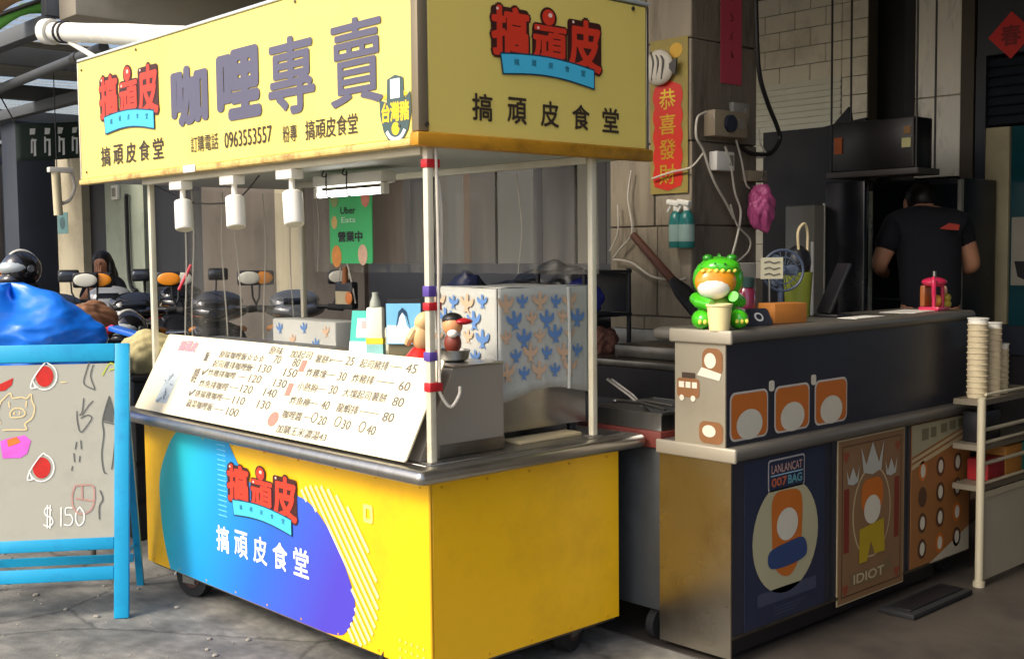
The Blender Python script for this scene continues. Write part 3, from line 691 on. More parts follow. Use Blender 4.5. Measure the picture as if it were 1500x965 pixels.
bx = thing('steel_food_warmer', 'steel food warmer box with a printed cloth over its top', 'food warmer', (.67, .4, ZC + .053))
obj('body', MB().bb(BX0, BX1, BY0, BY1, BZ0, BZ1, .004), STEEL, bx)
for x in (BX0 + .04, BX1 - .04):
    for y in (BY0 + .04, BY1 - .04): obj('foot', MB().cyl((x, y, ZC + .0535), (x, y, BZ0), .018), BLACK, bx)
cl = thing('bird_print_cloth', 'white cotton cloth printed with blue and tan birds over the steel warmer', 'cloth', (.67, .4, BZ1))
t = .006
def wav(s): return .0018 * math.sin(s * 23) + .0014 * math.sin(s * 51 + 1)
def cloth_front(u, v): x = BX0 - t + u * (BX1 - BX0 + t * 2); return V((x, BY0 - t - .004 - wav(x * 3) * v, BZ1 + t - v * (.395 + .02 * math.sin(u * 5 + 2))))
def cloth_left(u, v): y = BY1 - u * (BY1 - BY0 + t); return V((BX0 - t - .004 - wav(y * 3) * v, y, BZ1 + t - v * (.385 + .012 * u)))
def cloth_top(u, v): return V((BX0 - t - .004 + u * (BX1 - BX0 + 2 * t + .008), BY0 - t - .004 + v * (BY1 - BY0 + t), BZ1 + t + .001 + .003 * math.sin(u * 9 + v * 7)))
obj('front_fall', MB().grid(cloth_front, 30, 12), CLOTH, cl, solid=.002)
obj('side_fall', MB().grid(cloth_left, 26, 12), CLOTH, cl, solid=.002)
obj('top', MB().grid(cloth_top, 8, 8), CLOTH, cl, solid=.002)
F1 = frame((BX0 - t, BY0 - t - .0085, BZ1), (1, 0, 0), (0, 0, 1)); F2 = frame((BX0 - t - .0085, BY1, BZ1), (0, -1, 0), (0, 0, 1))
for fr_, W in ((F1, .455), (F2, .345)):
    for i in range(8):
        for j in range(6):
            u = .035 + i * .082 + (j % 2) * .04 + random.uniform(-.005, .005); v = -.045 - j * .064 + random.uniform(-.006, .006)
            if u > W - .03 or v < -.35: continue
            big = (i + j // 2) % 2 == 0
            bird(fr_, u, v, .074 if big else .054, BIRDB if (i + j) % 2 else BIRDT, random.uniform(-.15, .15), .002 + .0002 * ((i * 7 + j) % 5), cl)
obj('hem_fold', MB().tube([(.79, BY0 - .016, BZ1 + .004), (.793, BY0 - .02, BZ1 - .2), (.79, BY0 - .018, BZ1 - .38)], .007), CLOTH, cl)
# white strip lying under the warmer
single('chopping_board', MB().bb(.46, .78, .06, .148, ZC + .0535, ZC + .066, .003), mat('pale_wood_strip', (196, 178, 136), .6, var=.1, stretch=(1, 8, 1)), 'thin pale wooden strip lying before the steel warmer', 'chopping board')
# small cloth-covered box at the back
p0, p1 = at(398, 498, 'x', .62), at(490, 498, 'x', .62)
sm = thing('cloth_covered_box', 'small box wrapped in bird-print cloth behind the menu board', 'box', (.66, (p0.y + p1.y) / 2, ZC + .054))
obj('box', MB().bb(.625, .78, p1.y, p0.y, ZC + .0545, 1.195, .01), CLOTH, sm)
Fq = frame((.625, p0.y, 0), (0, -1, 0), (0, 0, 1))
for i, (u, v) in enumerate(((.05, 1.15), (.13, 1.10), (.2, 1.16), (.27, 1.09), (.33, 1.15))): bird(Fq, u * (p0.y - p1.y) / .38, v, .055, BIRDT if i % 3 == 1 else BIRDB, .2, .003, sm)

# ------------------------------------------------------------------ small things on the case (top at z 1.122)
ZT = 1.1225
def up_at(px, py, x): return at(px, py, 'x', x)
# teal leaflet holder
c = up_at(530, 480, .24)
lf = thing('leaflet_card', 'teal and white leaflet card leaning beside the bottle', 'card', (.24, c.y, ZT), R(-58), world=False)
LFm = M.Rotation(R(-14), 3, 'X')
fr = lambda u, v, w=0: LFm @ V((u, -w, v))
obj('card', MB().rect(fr, -.055, 0, .055, .165, 0, .004), mat('teal_card', (30, 176, 158), .5), lf)
obj('print_white', MB().rect(fr, -.055, 0, .055, .045, .0015), PWHITE, lf, smooth=False)
obj('print_photo', MB().rect(fr, -.03, .06, .035, .135, .0015), PWHITE, lf, smooth=False)
obj('print_grey', MB().rect(fr, -.012, .095, .022, .125, .0028), mat('print_greige', (176, 164, 158), .6), lf, smooth=False)
# slim carton
c = up_at(551, 515, .22)
bt = thing('drink_bottle', 'slim bottle with a white and yellow label beside the teal card', 'bottle', (.22, c.y, ZT), R(-50), world=False)
obj('body', MB().box((0, 0, .09), (.062, .045, .18), None, .008), mat('pale_bottle_label', (226, 222, 200), .5, var=.1, scale=18), bt)
obj('neck', MB().lathe([(.022, .18), (.02, .2), (.012, .22), (.012, .235)], n=14), mat('grey_green_cap', (150, 156, 140), .4), bt)
obj('yellow_band', MB().box((0, 0, .055), (.064, .047, .022)), mat('label_yellow', (236, 206, 50), .5), bt)
obj('base_band', MB().box((0, 0, .022), (.0636, .0466, .04)), mat('label_aqua', (140, 196, 190), .5, var=.2, scale=30), bt)
# blue card with white figure shape
c = up_at(585, 495, .24)
bc = thing('blue_picture_card', 'pale blue picture card on a block behind the menu board', 'card', (.26, c.y, ZT), R(-48), world=False)
obj('block', MB().box((0, .03, .03), (.12, .04, .058), None, .003), mat('olive_block', (104, 98, 72), .7, var=.2), bc)
fr = lambda u, v, w=0: V((u, .0 - w, v + .045))
obj('card', MB().rect(fr, -.064, 0, .064, .15, 0, .004), mat('sky_card', (120, 190, 226), .45, var=.2, scale=9), bc)
obj('print_shape', MB().poly(fr, [(-.06, .004), (.03, .004), (.028, .05), (.012, .07), (.006, .1), (-.004, .118), (-.014, .1), (-.02, .07), (-.06, .07)], .0015), PWHITE, bc, smooth=False)
obj('print_dark', MB().poly(fr, [(-.03, .05), (-.018, .12), (-.003, .135), (.012, .12), (.026, .05), (.012, .1), (-.003, .118), (-.016, .1)], .0022), mat('print_deep_blue', (24, 60, 92), .5), bc, smooth=False)
obj('top_edge', MB().box((0, .01, .205), (.12, .012, .012)), BLACK, bc)
# tan and red figurine and the one in the red cap
c = up_at(612, 520, .2)
tf_ = thing('tan_figurine', 'tan hunched figurine on a red base beside the corner post', 'figurine', (.21, c.y, ZT))
z = ZT; y = c.y; TAN = mat('tan_resin', (222, 184, 128), .45, var=.1)
obj('base', MB().lathe([(.05, 0), (.055, .012), (.045, .022), (.03, .04), (.012, .055)], (.21, y, z), 18), mat('red_resin', (206, 34, 28), .35), tf_)
obj('body', MB().ell((.21, y - .01, z + .085), (.04, .034, .05)).ell((.215, y - .02, z + .135), (.036, .032, .04), M.Rotation(R(30), 3, 'X')), TAN, tf_)
obj('arm', MB().tube([(.18, y - .01, z + .11), (.165, y, z + .08), (.17, y + .02, z + .06)], [.014, .014, .012]), TAN, tf_)
c = at(657, 525, 'x', .22)
rc = thing('red_cap_figurine', 'small brown faced figurine in a red cap on a steel dish', 'figurine', (.24, c.y, ZT))
y = c.y + .012; z = ZT
obj('dish', MB().lathe([(.04, 0), (.055, .01), (.062, .04), (.058, .042), (.05, .014), (.01, .012)], (.25, y, z), 22), STEEL, rc)
obj('body', MB().ell((.25, y, z + .065), (.03, .032, .04)), mat('brown_coat', (120, 50, 34), .5, var=.2), rc)
obj('head', MB().ell((.25, y, z + .125), (.036, .036, .036)), mat('figurine_skin', (216, 150, 98), .5), rc)
obj('beard', MB().ell((.235, y - .018, z + .1), (.018, .02, .016)), WHITE, rc)
obj('hair', MB().ell((.256, y + .006, z + .145), (.038, .038, .026)), HAIR, rc)
obj('cap_brim', MB().ell((.275, y - .03, z + .14), (.035, .03, .012)), mat('cap_red', (176, 26, 36), .35), rc)
# pale sack behind
def sack(name, c, r, m, label, cat, n=22, amp=.12, seed=1, flat=True):
    rr = random.Random(seed); ph = [rr.uniform(0, 6) for _ in range(6)]
    m_ = MB(); g_ = bmesh.ops.create_icosphere(m_.bm, subdivisions=5, radius=1)['verts']
    for v in g_:
        d = v.co.normalized(); k = 1 + amp * (math.sin(5 * d.x + ph[0]) * math.sin(4 * d.y + ph[1]) + .6 * math.sin(9 * d.z + 7 * d.x + ph[2]) * .6 + .5 * abs(math.sin(8 * d.y + 5 * d.z + ph[3])) - .3 + .25 * math.sin(19 * d.x + 13 * d.z + ph[4]) * math.sin(17 * d.y + ph[5]))
        p = V((d.x * r[0] * k, d.y * r[1] * k, d.z * r[2] * k))
        if flat and p.z < -r[2] * .75: p.z = -r[2] * .75
        v.co = p + V(c) + V((0, 0, r[2] * .75))
    o = single(name, m_, m, label, cat, smooth=False); o.data.shade_smooth(); return o
sack('flour_sack', (.52, .82, ZC + .0535), (.1, .13, .24), mat('pale_paper_sack', (190, 182, 158), .7, var=.15, bump=.3), 'crumpled pale sack behind the blue picture card', 'sack', seed=4, amp=.07)

# ------------------------------------------------------------------ lamps under the sign
LAMPG = 'spotlights in a row under the sign'
def spot(y, lab):
    z = SZ0 - .0225
    t = thing('spotlight', lab, 'spotlight', (.02, y, z), 0, LAMPG)
    x = .02
    obj('base', MB().bb(x - .03, x + .025, y - .055, y + .055, z - .036, z - .0005, .004), WHITE, t)
    obj('neck', MB().cyl((x, y - .012, z - .036), (x, y - .012, z - .10), .0115), WHITE, t)
    ax = V((-.12, -.26, -1)).normalized(); c = V((x, y - .014, z - .085))
    h = obj('head', MB().tube([c, c + ax * .004, c + ax * .118, c + ax * .125], [.034, .038, .038, .036], 22), WHITE, t)
    obj('lens', MB().cyl(c + ax * .1251, c + ax * .128, .032, n=20), mat('lamp_lens', (210, 205, 185), .2), h)
spot(1.69, 'white cylinder spotlight under the sign beside the outer ivory post')
spot(1.255, 'white cylinder spotlight under the sign, middle of the row of three')
spot(.83, 'white cylinder spotlight under the sign next to the fluorescent tube')
fl = thing('fluorescent_lamp', 'white fluorescent batten lamp hung on hooks under the cart roof', 'lamp', (.48, 1.15, SZ0 + .01))
a, b = at(468, 265, 'x', .48).y, at(570, 260, 'x', .48).y
obj('reflector', MB().bb(.44, .52, b, a, SZ0 - .055, SZ0 - .005, .012, 2), WHITE, fl)
obj('tube', MB().cyl((.465, b + .02, SZ0 - .085), (.465, a - .02, SZ0 - .085), .014, n=14), mat('lit_tube', (255, 255, 246), .4, emis=3.5), fl)
for y in (a - .01, b + .01): obj('socket', MB().bb(.45, .48, y - .012, y + .012, SZ0 - .1, SZ0 - .0551, .003), WHITE, fl)
for k in (.25, .55):
    y = a + (b - a) * k
    obj('hook', MB().tube(spline([(.42, y, SZ0 + .01), (.41, y, SZ0 - .012), (.425, y - .01, SZ0 - .016), (.43, y, SZ0 - .005), (.432, y, SZ0 - .09), (.45, y, SZ0 - .1)], 4), .003, 6), WIRE_K, fl)
# wires strung between the lamps
single('lamp_wire', MB().tube(spline([(.05, 2.0, 1.815), (.06, 1.85, 1.77), (.05, 1.72, 1.735), (.05, 1.5, 1.715), (.05, 1.3, 1.72), (.055, 1.2, 1.76), (.06, 1.12, 1.812)], 5), .0035, 6), WIRE_K, 'thin dark wire strung between the spotlights', 'wire')
# green delivery sign
GX = .79
ga, gb = at(483, 283, 'x', GX), at(547, 386, 'x', GX)
GF = frame((GX, ga.y, gb.z), (0, -1, 0), (0, 0, 1)); GW, GH = ga.y - gb.y, ga.z - gb.z
gs = thing('delivery_sign', 'green delivery service sign hanging at the back of the cart', 'sign', (GX, (ga.y + gb.y) / 2, gb.z))
obj('sheet', MB().poly(GF, rrect(0, 0, GW, GH, .012), .004, .004), mat('delivery_green', (62, 196, 112), .4, var=.05), gs)
INKK = mat('print_black', (20, 26, 22), .5)
lettering('lettering', 'Uber', GF, (.27 * GW, .69 * GH, .63 * GW, .79 * GH), INKK, gs, .02, .0055)
lettering('lettering', 'Eats', GF, (.29 * GW, .57 * GH, .63 * GW, .65 * GH), mat('print_mint', (190, 236, 200), .5), gs, .02, .0055)
lettering('lettering', '營業中', GF, (.2 * GW, .30 * GH, .78 * GW, .45 * GH), INKK, gs, .035, .0055)
for (u, v, r, c_) in ((.86, .90, .10, (226, 140, 120)), (.16, .10, .12, (236, 150, 70)), (.78, .12, .11, (240, 190, 160)), (.13, .92, .10, (150, 170, 110)), (.12, .58, .07, (226, 190, 120))):
    obj('food_print', MB().poly(GF, circ(u * GW, v * GH, r * GW, r * GW * 1.3, 14), .0052), mat('food_%d' % c_[0] + str(c_[1]), c_, .6, var=.3, scale=30), gs, smooth=False)
obj('tie', MB().tube([(GX, ga.y - .05, ga.z), (GX + .01, ga.y - .05, SZ0 + .0)], .002, 5), WIRE_K, gs); obj('tie', MB().tube([(GX, gb.y + .05, ga.z), (GX + .01, gb.y + .05, SZ0 + .0)], .002, 5), WIRE_K, gs)
# hanging caddy under the green sign
hc = thing('hanging_caddy', 'small dark caddy with a pale label hanging under the green sign', 'caddy', (.8, 1.86, 1.2))
cA = at(505, 425, 'x', .8)
obj('pouch', MB().bb(.79, .83, cA.y - .07, cA.y + .07, cA.z - .09, cA.z + .04, .01), BLACK, hc)
obj('label_card', MB().bb(.781, .786, cA.y - .07, cA.y + .05, cA.z - .065, cA.z - .005), mat('label_buff', (176, 164, 130), .6, var=.2, scale=30), hc)
obj('orange_tag', MB().ell((.78, cA.y - .06, cA.z - .035), (.006, .028, .03)), mat('tag_orange', (206, 116, 50), .5), hc)
obj('cord', MB().tube(spline([(.8, cA.y + .05, cA.z + .035), (.8, cA.y + .02, cA.z + .13), (.8, cA.y - .02, cA.z + .13), (.8, cA.y - .06, cA.z + .03), (.8, cA.y - .085, cA.z - .06)], 5), .004, 6), WIRE_W, hc)
obj('handle', MB().cyl((.8, cA.y - .005, cA.z + .03), (.8, cA.y - .005, cA.z + .11), .016, .012), mat('wood_handle', (150, 90, 46), .6), hc)

# vinyl curtains on the end and the back of the cart
def vin_end(u, v): x = .2 + u * .58; return V((x, 2.03 + .012 * math.sin(x * 34) + .01 * v * math.sin(x * 15 + 1), 1.80 - v * .78))
def vin_back(u, v): y = .06 + u * 1.9; return V((.86 + .014 * math.sin(y * 19) + .012 * v * math.sin(y * 9 + 2), y, 1.815 - v * .40))
HEM = mat('vinyl_hem', (206, 200, 184), .2, var=.1, coat=.6, alpha=.45)
vc = thing('vinyl_curtain', 'clear wavy vinyl curtain on the end of the cart facing the scooters', 'curtain', (.5, 2.03, 1.02))
obj('sheet', MB().grid(vin_end, 60, 8), VINYL, vc, recalc=False)
for u in (.0, .07, .36, .47, .72, 1.0): obj('fold_edge', MB().tube([vin_end(u + .02 * math.sin(v * 5 + u * 9), v) + V((0, -.004, 0)) for v in [k / 12 for k in range(13)]], .0035, 6), HEM, vc)
obj('lower_hem', MB().tube([vin_end(k / 40, 1) for k in range(41)], .004, 6), HEM, vc)
vc = thing('vinyl_curtain', 'hazy clear vinyl curtain along the back of the cart', 'curtain', (.86, 1, 1.41))
obj('sheet', MB().grid(vin_back, 90, 8), VINYL, vc, recalc=False)
for u in (.02, .22, .5, .78, .97): obj('fold_edge', MB().tube([vin_back(u + .006 * math.sin(v * 5 + u * 9), v) + V((-.003, 0, 0)) for v in [k / 12 for k in range(13)]], .003, 6), HEM, vc)

# ------------------------------------------------------------------ blue A-frame board
AB = thing('a_frame_board', 'blue framed a-board with chalk drawings of food and a price', 'sidewalk sign', (-.60, 1.86, 0), R(-35), world=False)
BLUE = mat('blue_gloss_paint', (18, 158, 204), .38, var=.1, scale=5, dirt=(14, 110, 170), dscale=7, damt=.4)
HB = 1.13; TL = V((0, .20, HB)).normalized()
def AF(u, v, w=0): return V((u, 0, 0)) + TL * v + V((0, -TL.z, TL.y)) * w
hw = .345; LB = math.hypot(.20, HB)
arot = M.Rotation(-math.atan2(.20, HB), 3, 'X')
def bar_(u0, u1, v0, v1, th=.028, w=0): return MB().box(AF((u0 + u1) / 2, (v0 + v1) / 2, w), (u1 - u0, th, v1 - v0), arot, .004)
for s in (-1, 1): obj('stile', bar_(s * hw - .03, s * hw + .03, 0, LB), BLUE, AB)
obj('top_rail', bar_(-hw + .0302, hw - .0302, LB - .075, LB), BLUE, AB)
obj('lower_rail', bar_(-hw + .0302, hw - .0302, .285, .335), BLUE, AB)
obj('foot_rail', bar_(-hw + .0302, hw - .0302, .16, .215), BLUE, AB)
pan = obj('panel', MB().box(AF(0, .695, .002), (2 * hw - .061, .008, LB - .075 - .336), arot), mat('smoky_acrylic', (168, 166, 150), .14, var=.1, scale=2, dirt=(126, 124, 116), dscale=1.5, damt=.4), AB)
for s in (-1, 1):
    rl_ = obj('rear_leg', MB().tube([(s * (hw - .01), .21, HB - .03), (s * (hw - .01), .5, 0)], .021, 4), BLUE, AB)
obj('rear_rail', MB().bb(-hw + .03, hw - .03, .445, .465, .12, .155), BLUE, AB)
for s in (-1, 1): obj('stay', MB().cyl((s * (hw - .02), .05, .22), (s * (hw - .02), .44, .2), .008), BLUE, AB)
# chalk drawings: pixel offsets measured on the panel, converted to board units
def BP(px, py): # photo pixel -> board u,v (board is almost square to the lens)
    u = -hw + .03 + (px + 62) / (168 + 62) * (2 * hw - .06); v = .335 + (786 - py) / (786 - 535) * (LB - .075 - .335); return (u, v)
def chalk(name, lines, m, wd=.005, w=.0085, closed=False):
    for l in lines: obj(name, MB().stroke(AF, [tuple(p) for p in spline([BP(*p) for p in l], 5)], wd, w), m, pan, smooth=False)
CH_W = mat('white_chalk', (240, 240, 232), .9, var=.15, scale=60); CH_C = mat('cream_chalk', (232, 206, 150), .9, var=.15, scale=60); CH_R = mat('red_chalk', (190, 40, 34), .9, var=.3, scale=40)
CH_K = mat('grey_chalk', (90, 92, 88), .9, var=.2, scale=50); CH_M = mat('magenta_chalk', (214, 96, 200), .9, var=.3, scale=30); CH_G = mat('yellow_green_chalk', (180, 190, 70), .9, var=.2, scale=50); CH_P = mat('faded_pink_chalk', (186, 140, 128), .9, var=.3, scale=50)
for cx_, cy_ in ((64, 555), (61, 685)):
    obj('chalk_fill', MB().poly(AF, [BP(cx_ + 13 * math.cos(R(a)), cy_ + 15 * math.sin(R(a))) for a in range(0, 360, 20)], .0078), CH_R, pan, smooth=False)
    chalk('chalk_bubble', [[(cx_ - 14, cy_ + 14)] + [(cx_ + 18 * math.cos(R(a)), cy_ + 19 * math.sin(R(a))) for a in range(170, -110, -20)][::1] + [(cx_ - 16, cy_ + 2), (cx_ - 20, cy_ + 16), (cx_ - 10, cy_ + 15)]], CH_W)
chalk('chalk_pig', [[(0, 590), (8, 582), (14, 578), (18, 585), (30, 584), (38, 586), (44, 580), (46, 590), (50, 600), (46, 614), (36, 622), (38, 630), (20, 630), (4, 630)], [(0, 620), (-4, 606), (0, 590)], [(14, 606), (20, 600), (32, 601), (36, 608), (30, 612), (16, 612), (14, 606)], [(12, 590), (13, 598)], [(38, 590), (37, 598)], [(20, 605), (20, 608)], [(28, 605), (28, 608)]], CH_C, .005)
obj('chalk_fill', MB().poly(AF, [BP(*p) for p in ((-30, 566), (0, 564), (18, 556), (16, 566), (6, 574), (-20, 576))], .0078), CH_R, pan, smooth=False)
obj('chalk_basket', MB().poly(AF, [BP(*p) for p in ((0, 646), (10, 642), (36, 638), (45, 646), (40, 664), (30, 670), (4, 670))], .0078), CH_M, pan, smooth=False)
obj('chalk_food', MB().poly(AF, [BP(*p) for p in ((10, 644), (24, 640), (30, 648), (12, 654))], .0086), mat('orange_chalk', (214, 120, 50), .9, var=.3, scale=40), pan, smooth=False)
chalk('chalk_price', [[(76, 745), (70, 741), (66, 745), (68, 752), (76, 756), (78, 763), (72, 768), (65, 765)], [(70, 738), (70, 770)], [(74, 738), (74, 770)], [(90, 742), (90, 768)], [(106, 743), (97, 743), (97, 752), (104, 753), (107, 760), (103, 767), (95, 766)], [(117, 742), (112, 750), (112, 762), (117, 768), (123, 762), (123, 750), (117, 742)]], CH_W, .005)
chalk('chalk_sketch', [[(112, 606), (113, 622), (118, 636), (128, 626), (134, 616), (128, 612), (118, 616)], [(120, 612), (128, 600), (136, 592)], [(122, 588), (120, 606), (116, 612)], [(130, 536), (126, 548), (122, 566), (134, 574), (138, 574), (132, 556), (136, 540)], [(112, 650), (110, 660)], [(118, 648), (119, 660)], [(108, 666), (109, 678)], [(117, 670), (116, 678)], [(106, 684), (105, 690)]], CH_K, .0045)
chalk('chalk_bottle', [[(160, 586), (154, 604), (150, 622), (152, 640), (149, 668), (152, 692), (156, 696)], [(160, 586), (166, 606), (169, 628), (168, 660), (164, 690)], [(152, 622), (167, 626)], [(147, 720), (151, 732), (146, 742), (146, 760)]], CH_K, .005)
obj('chalk_fill', MB().poly(AF, [BP(*p) for p in ((160, 588), (154, 606), (151, 620), (166, 624), (165, 606))], .0078), CH_K, pan, smooth=False)
chalk('chalk_bag', [[(110, 712), (106, 726), (108, 742), (118, 752), (132, 748), (138, 736), (137, 714), (124, 711), (110, 712)], [(112, 730), (136, 734)], [(120, 712), (121, 730)]], CH_P, .006)
chalk('chalk_star', [[(150, 555), (162, 538), (178, 552)], [(160, 548), (168, 546)]], CH_G, .006)
chalk('chalk_dash', [[(88, 564), (96, 564)]], CH_C, .005)

# ------------------------------------------------------------------ blue bag on a small table
tb = thing('folding_table', 'small folding table hidden behind the blue a-board', 'table', (-.12, 2.95, 0), R(-38), world=False)
obj('top', MB().box((0, 0, .70), (.62, .45, .025), None, .005), mat('grey_laminate', (130, 128, 122), .5), tb)
for sx in (-1, 1):
    for sy in (-1, 1): obj('leg', MB().cyl((sx * .27, sy * .18, 0), (sx * .27, sy * .18, .687), .013), STEELD, tb)
BAG = mat('blue_plastic_bag', (10, 112, 222), .3, var=.12, scale=4, bump=.5, bscale=7, coat=.2)
mb = MB()
def bagf(u, v):
    a = 2 * math.pi * u; z = v
    r = (.98 - .1 * z) if z < .5 else (.93 * max(0, 1 - ((z - .5) / .5) ** 3) ** .6)
    fold = 1 + .05 * math.sin(3 * a + 4 * z) + .035 * math.sin(7 * a - 6 * z) + .03 * math.sin(12 * a + 5 * z) * (1 - z)
    p = V((r * .46 * fold * math.cos(a), r * .30 * fold * math.sin(a), .713 + .62 * z - .035 * math.sin(4 * a) * z))
    if math.cos(a) > .6 and z < .55: p.x += .05 * (math.cos(a) - .6) * (1 - z)
    k_ = p.normalized()
    n_ = NZ.ridged_multi_fractal(V((p.x * 2.2, p.y * 2.2, p.z * 4.5)) + V((3, 7, 1)), 1, 2, 4, 1, 2) - 1.0
    n2_ = NZ.noise(V((p.x * 9, p.y * 9, p.z * 22)))
    dr = V((p.x, p.y, .25 * (z - .3))); dr = dr.normalized() if dr.length > 1e-4 else V((0, 0, 1))
    p = p + dr * (.03 * n_ + .008 * n2_) * min(1, z * 3 + .2)
    q = M.Rotation(R(-38), 3, 'Z') @ p; return q + V((-.23, 3.03, 0))
mb.grid(bagf, 170, 80)
bmesh.ops.remove_doubles(mb.bm, verts=mb.bm.verts, dist=.0015)
single('blue_plastic_bag', mb, BAG, 'bulging bright blue plastic bag behind the chalk board', 'bag')

# ------------------------------------------------------------------ scooters
CHROME = mat('chrome', (200, 200, 200), .12, 1, var=.05); SEATM = mat('black_vinyl_seat', (26, 26, 28), .5, var=.15)
AMBER = mat('amber_lens_and_reflection', (226, 140, 30), .3, var=.15, scale=8)  # signal lenses, and the orange reflection painted onto mirror glass
def paint(name, c): return mat(name, c, .13, .1, var=.06, coat=1, rvar=.03)
MIRW = mat('mirror_pale_reflection', (214, 212, 196), .15, var=.1); MIRD = mat('mirror_dim', (70, 74, 80), .1, .6, var=.1)  # pale tone stands for the reflection in the mirror glass
def scooter(loc, rz, col, lab, mirror=None, extra=None):
    t = thing('scooter', lab, 'scooter', loc, rz, 'scooters parked in the arcade', world=False); t.scale = (1.07, 1.07, 1.07)
    pm = paint('scooter_paint_%d_%d' % (col[0], col[2]), col)
    for x, nm in ((.62, 'front_wheel'), (-.55, 'rear_wheel')):
        wq = obj(nm, MB().lathe([(.17, -.045), (.22, -.05), (.245, -.03), (.25, 0), (.245, .03), (.22, .05), (.17, .045)], (x, 0, .25), 24, M.Rotation(R(90), 3, 'X')), RUBBER, t)
        obj('rim', MB().cyl((x, -.052, .25), (x, .052, .25), .165, n=20), STEELD, wq)
    obj('floorboard', MB().bb(-.25, .36, -.16, .16, .28, .35, .02), BLACK, t)
    obj('rear_body', MB().loft([(-1.0, .72, .03, .03), (-.92, .71, .10, .06), (-.75, .66, .15, .12), (-.5, .58, .175, .18), (-.25, .54, .16, .2), (-.1, .5, .12, .18)]), pm, t)
    obj('tail_stripe', MB().loft([(-.9, .715, .112, .012), (-.7, .67, .163, .014), (-.4, .6, .182, .014)], 16), mat('scooter_silver_trim', (170, 174, 176), .25, .6), t)
    obj('seat', MB().loft([(-.88, .82, .07, .03), (-.8, .82, .13, .05), (-.6, .8, .16, .06), (-.48, .785, .165, .065), (-.4, .76, .16, .055), (-.2, .755, .14, .055), (-.05, .74, .09, .04)], 20, 3), SEATM, t)
    obj('seat_seam', MB().tube([(-.44, -.16, .77), (-.445, -.08, .832), (-.445, .08, .832), (-.44, .16, .77)], .006, 6), RUBBER, t)
    obj('leg_shield', MB().loft([(.30, .62, .17, .3), (.36, .63, .22, .33), (.42, .64, .2, .32), (.47, .66, .13, .26)], 24, 3), pm, t)
    obj('front_fairing', MB().loft([(.40, .74, .15, .24), (.50, .73, .15, .22), (.58, .70, .1, .16), (.63, .68, .04, .08)], 20, 2.4), pm, t)
    obj('front_fender', MB().loft([(.36, .42, .05, .04), (.48, .5, .075, .05), (.62, .53, .08, .045), (.78, .46, .07, .04), (.86, .38, .05, .03)], 16), pm, t)
    obj('fork', MB().cyl((.60, .06, .3), (.48, .06, .7), .02).cyl((.60, -.06, .3), (.48, -.06, .7), .02), STEELD, t)
    obj('handlebar_cowl', MB().loft([(.26, 1.02, .05, .03), (.32, 1.03, .14, .04), (.40, 1.03, .2, .055), (.48, 1.02, .18, .065), (.56, 1.0, .09, .05)], 20, 2.4), pm, t)
    obj('instrument_panel', MB().box((.335, 0, 1.085), (.05, .16, .035), M.Rotation(R(-35), 3, 'Y'), .01), GLASSD, t)
    obj('cowl_top', MB().loft([(.36, 1.06, .08, .02), (.40, 1.08, .15, .05), (.47, 1.09, .17, .075), (.54, 1.06, .13, .07), (.59, 1.02, .06, .04)], 22, 2.1), pm, t)
    obj('headlight', MB().loft([(.54, 1.0, .09, .05), (.57, 1.0, .075, .042), (.58, 1.0, .03, .02)], 16), mat('headlamp_glass', (210, 214, 214), .12), t)
    obj('license_plate', MB().box((-1.0, 0, .56), (.006, .2, .11), M.Rotation(R(15), 3, 'Y'), .002), WHITE, t)
    obj('rear_fender', MB().box((-.9, 0, .52), (.2, .12, .02), M.Rotation(R(40), 3, 'Y'), .004), BLACK, t)
    obj('exhaust', MB().tube([(-.3, -.16, .26), (-.5, -.17, .27), (-.85, -.18, .36)], [.02, .05, .055], 14), STEELD, t)
    obj('handlebar', MB().tube([(.28, -.32, 1.04), (.34, -.2, 1.05), (.36, 0, 1.05), (.34, .2, 1.05), (.28, .32, 1.04)], .014), BLACK, t)
    for s in (-1, 1):
        obj('grip', MB().cyl((.284, s * .315, 1.041), (.325, s * .22, 1.048), .022), RUBBER, t)
        obj('turn_signal', MB().ell((.50, s * .15, .9), (.045, .045, .025)), AMBER, t)
        obj('tail_signal', MB().ell((-.93, s * .1, .68), (.04, .03, .022)), AMBER, t)
        obj('brake_lever', MB().tube([(.33, s * .2, 1.04), (.37, s * .26, 1.035), (.34, s * .32, 1.03)], .006, 6), CHROME, t)
        st_ = obj('mirror_stem', MB().tube([(.35, s * .24, 1.03), (.36, s * .28, 1.12), (.36, s * .285, 1.21)], .007), BLACK, t)
        mr = obj('mirror', MB().box((.365, s * .30, 1.25), (.034, .16, .1), None, .016, 3), BLACK, t)
        obj('mirror_glass', MB().ell((.3475, s * .30, 1.25), (.008, .074, .043)), mirror or AMBER, mr)
    obj('rack', MB().tube([(-.72, -.12, .80), (-.95, -.1, .86), (-.95, .1, .86), (-.72, .12, .80)], .012), CHROME, t)
    obj('tail_light', MB().loft([(-1.02, .73, .04, .02), (-.99, .73, .08, .035), (-.93, .72, .1, .045)], 14), mat('tail_red', (190, 20, 24), .25), t)
    return t
scooter((.62, 4.85, 0), R(60), (40, 44, 48), 'dark grey scooter parked nearest the blue bag with a helmet on it')
scooter((1.09, 4.55, 0), R(61), (14, 15, 18), 'glossy black scooter parked behind the beige bag and the blue plank', MIRW)
scooter((1.56, 4.27, 0), R(59), (20, 22, 30), 'blue black scooter right behind the ivory cart post')
scooter((2.04, 3.98, 0), R(60), (104, 108, 112), 'silver grey scooter seen through the clear vinyl curtain', MIRW)
scooter((1.75, 6.45, 0), R(62), (150, 154, 158), 'pale silver scooter in the second row behind the dark ones', MIRD)
scooter((2.25, 6.15, 0), R(60), (30, 32, 36), 'charcoal scooter in the second row beside the pale silver one', MIRD)
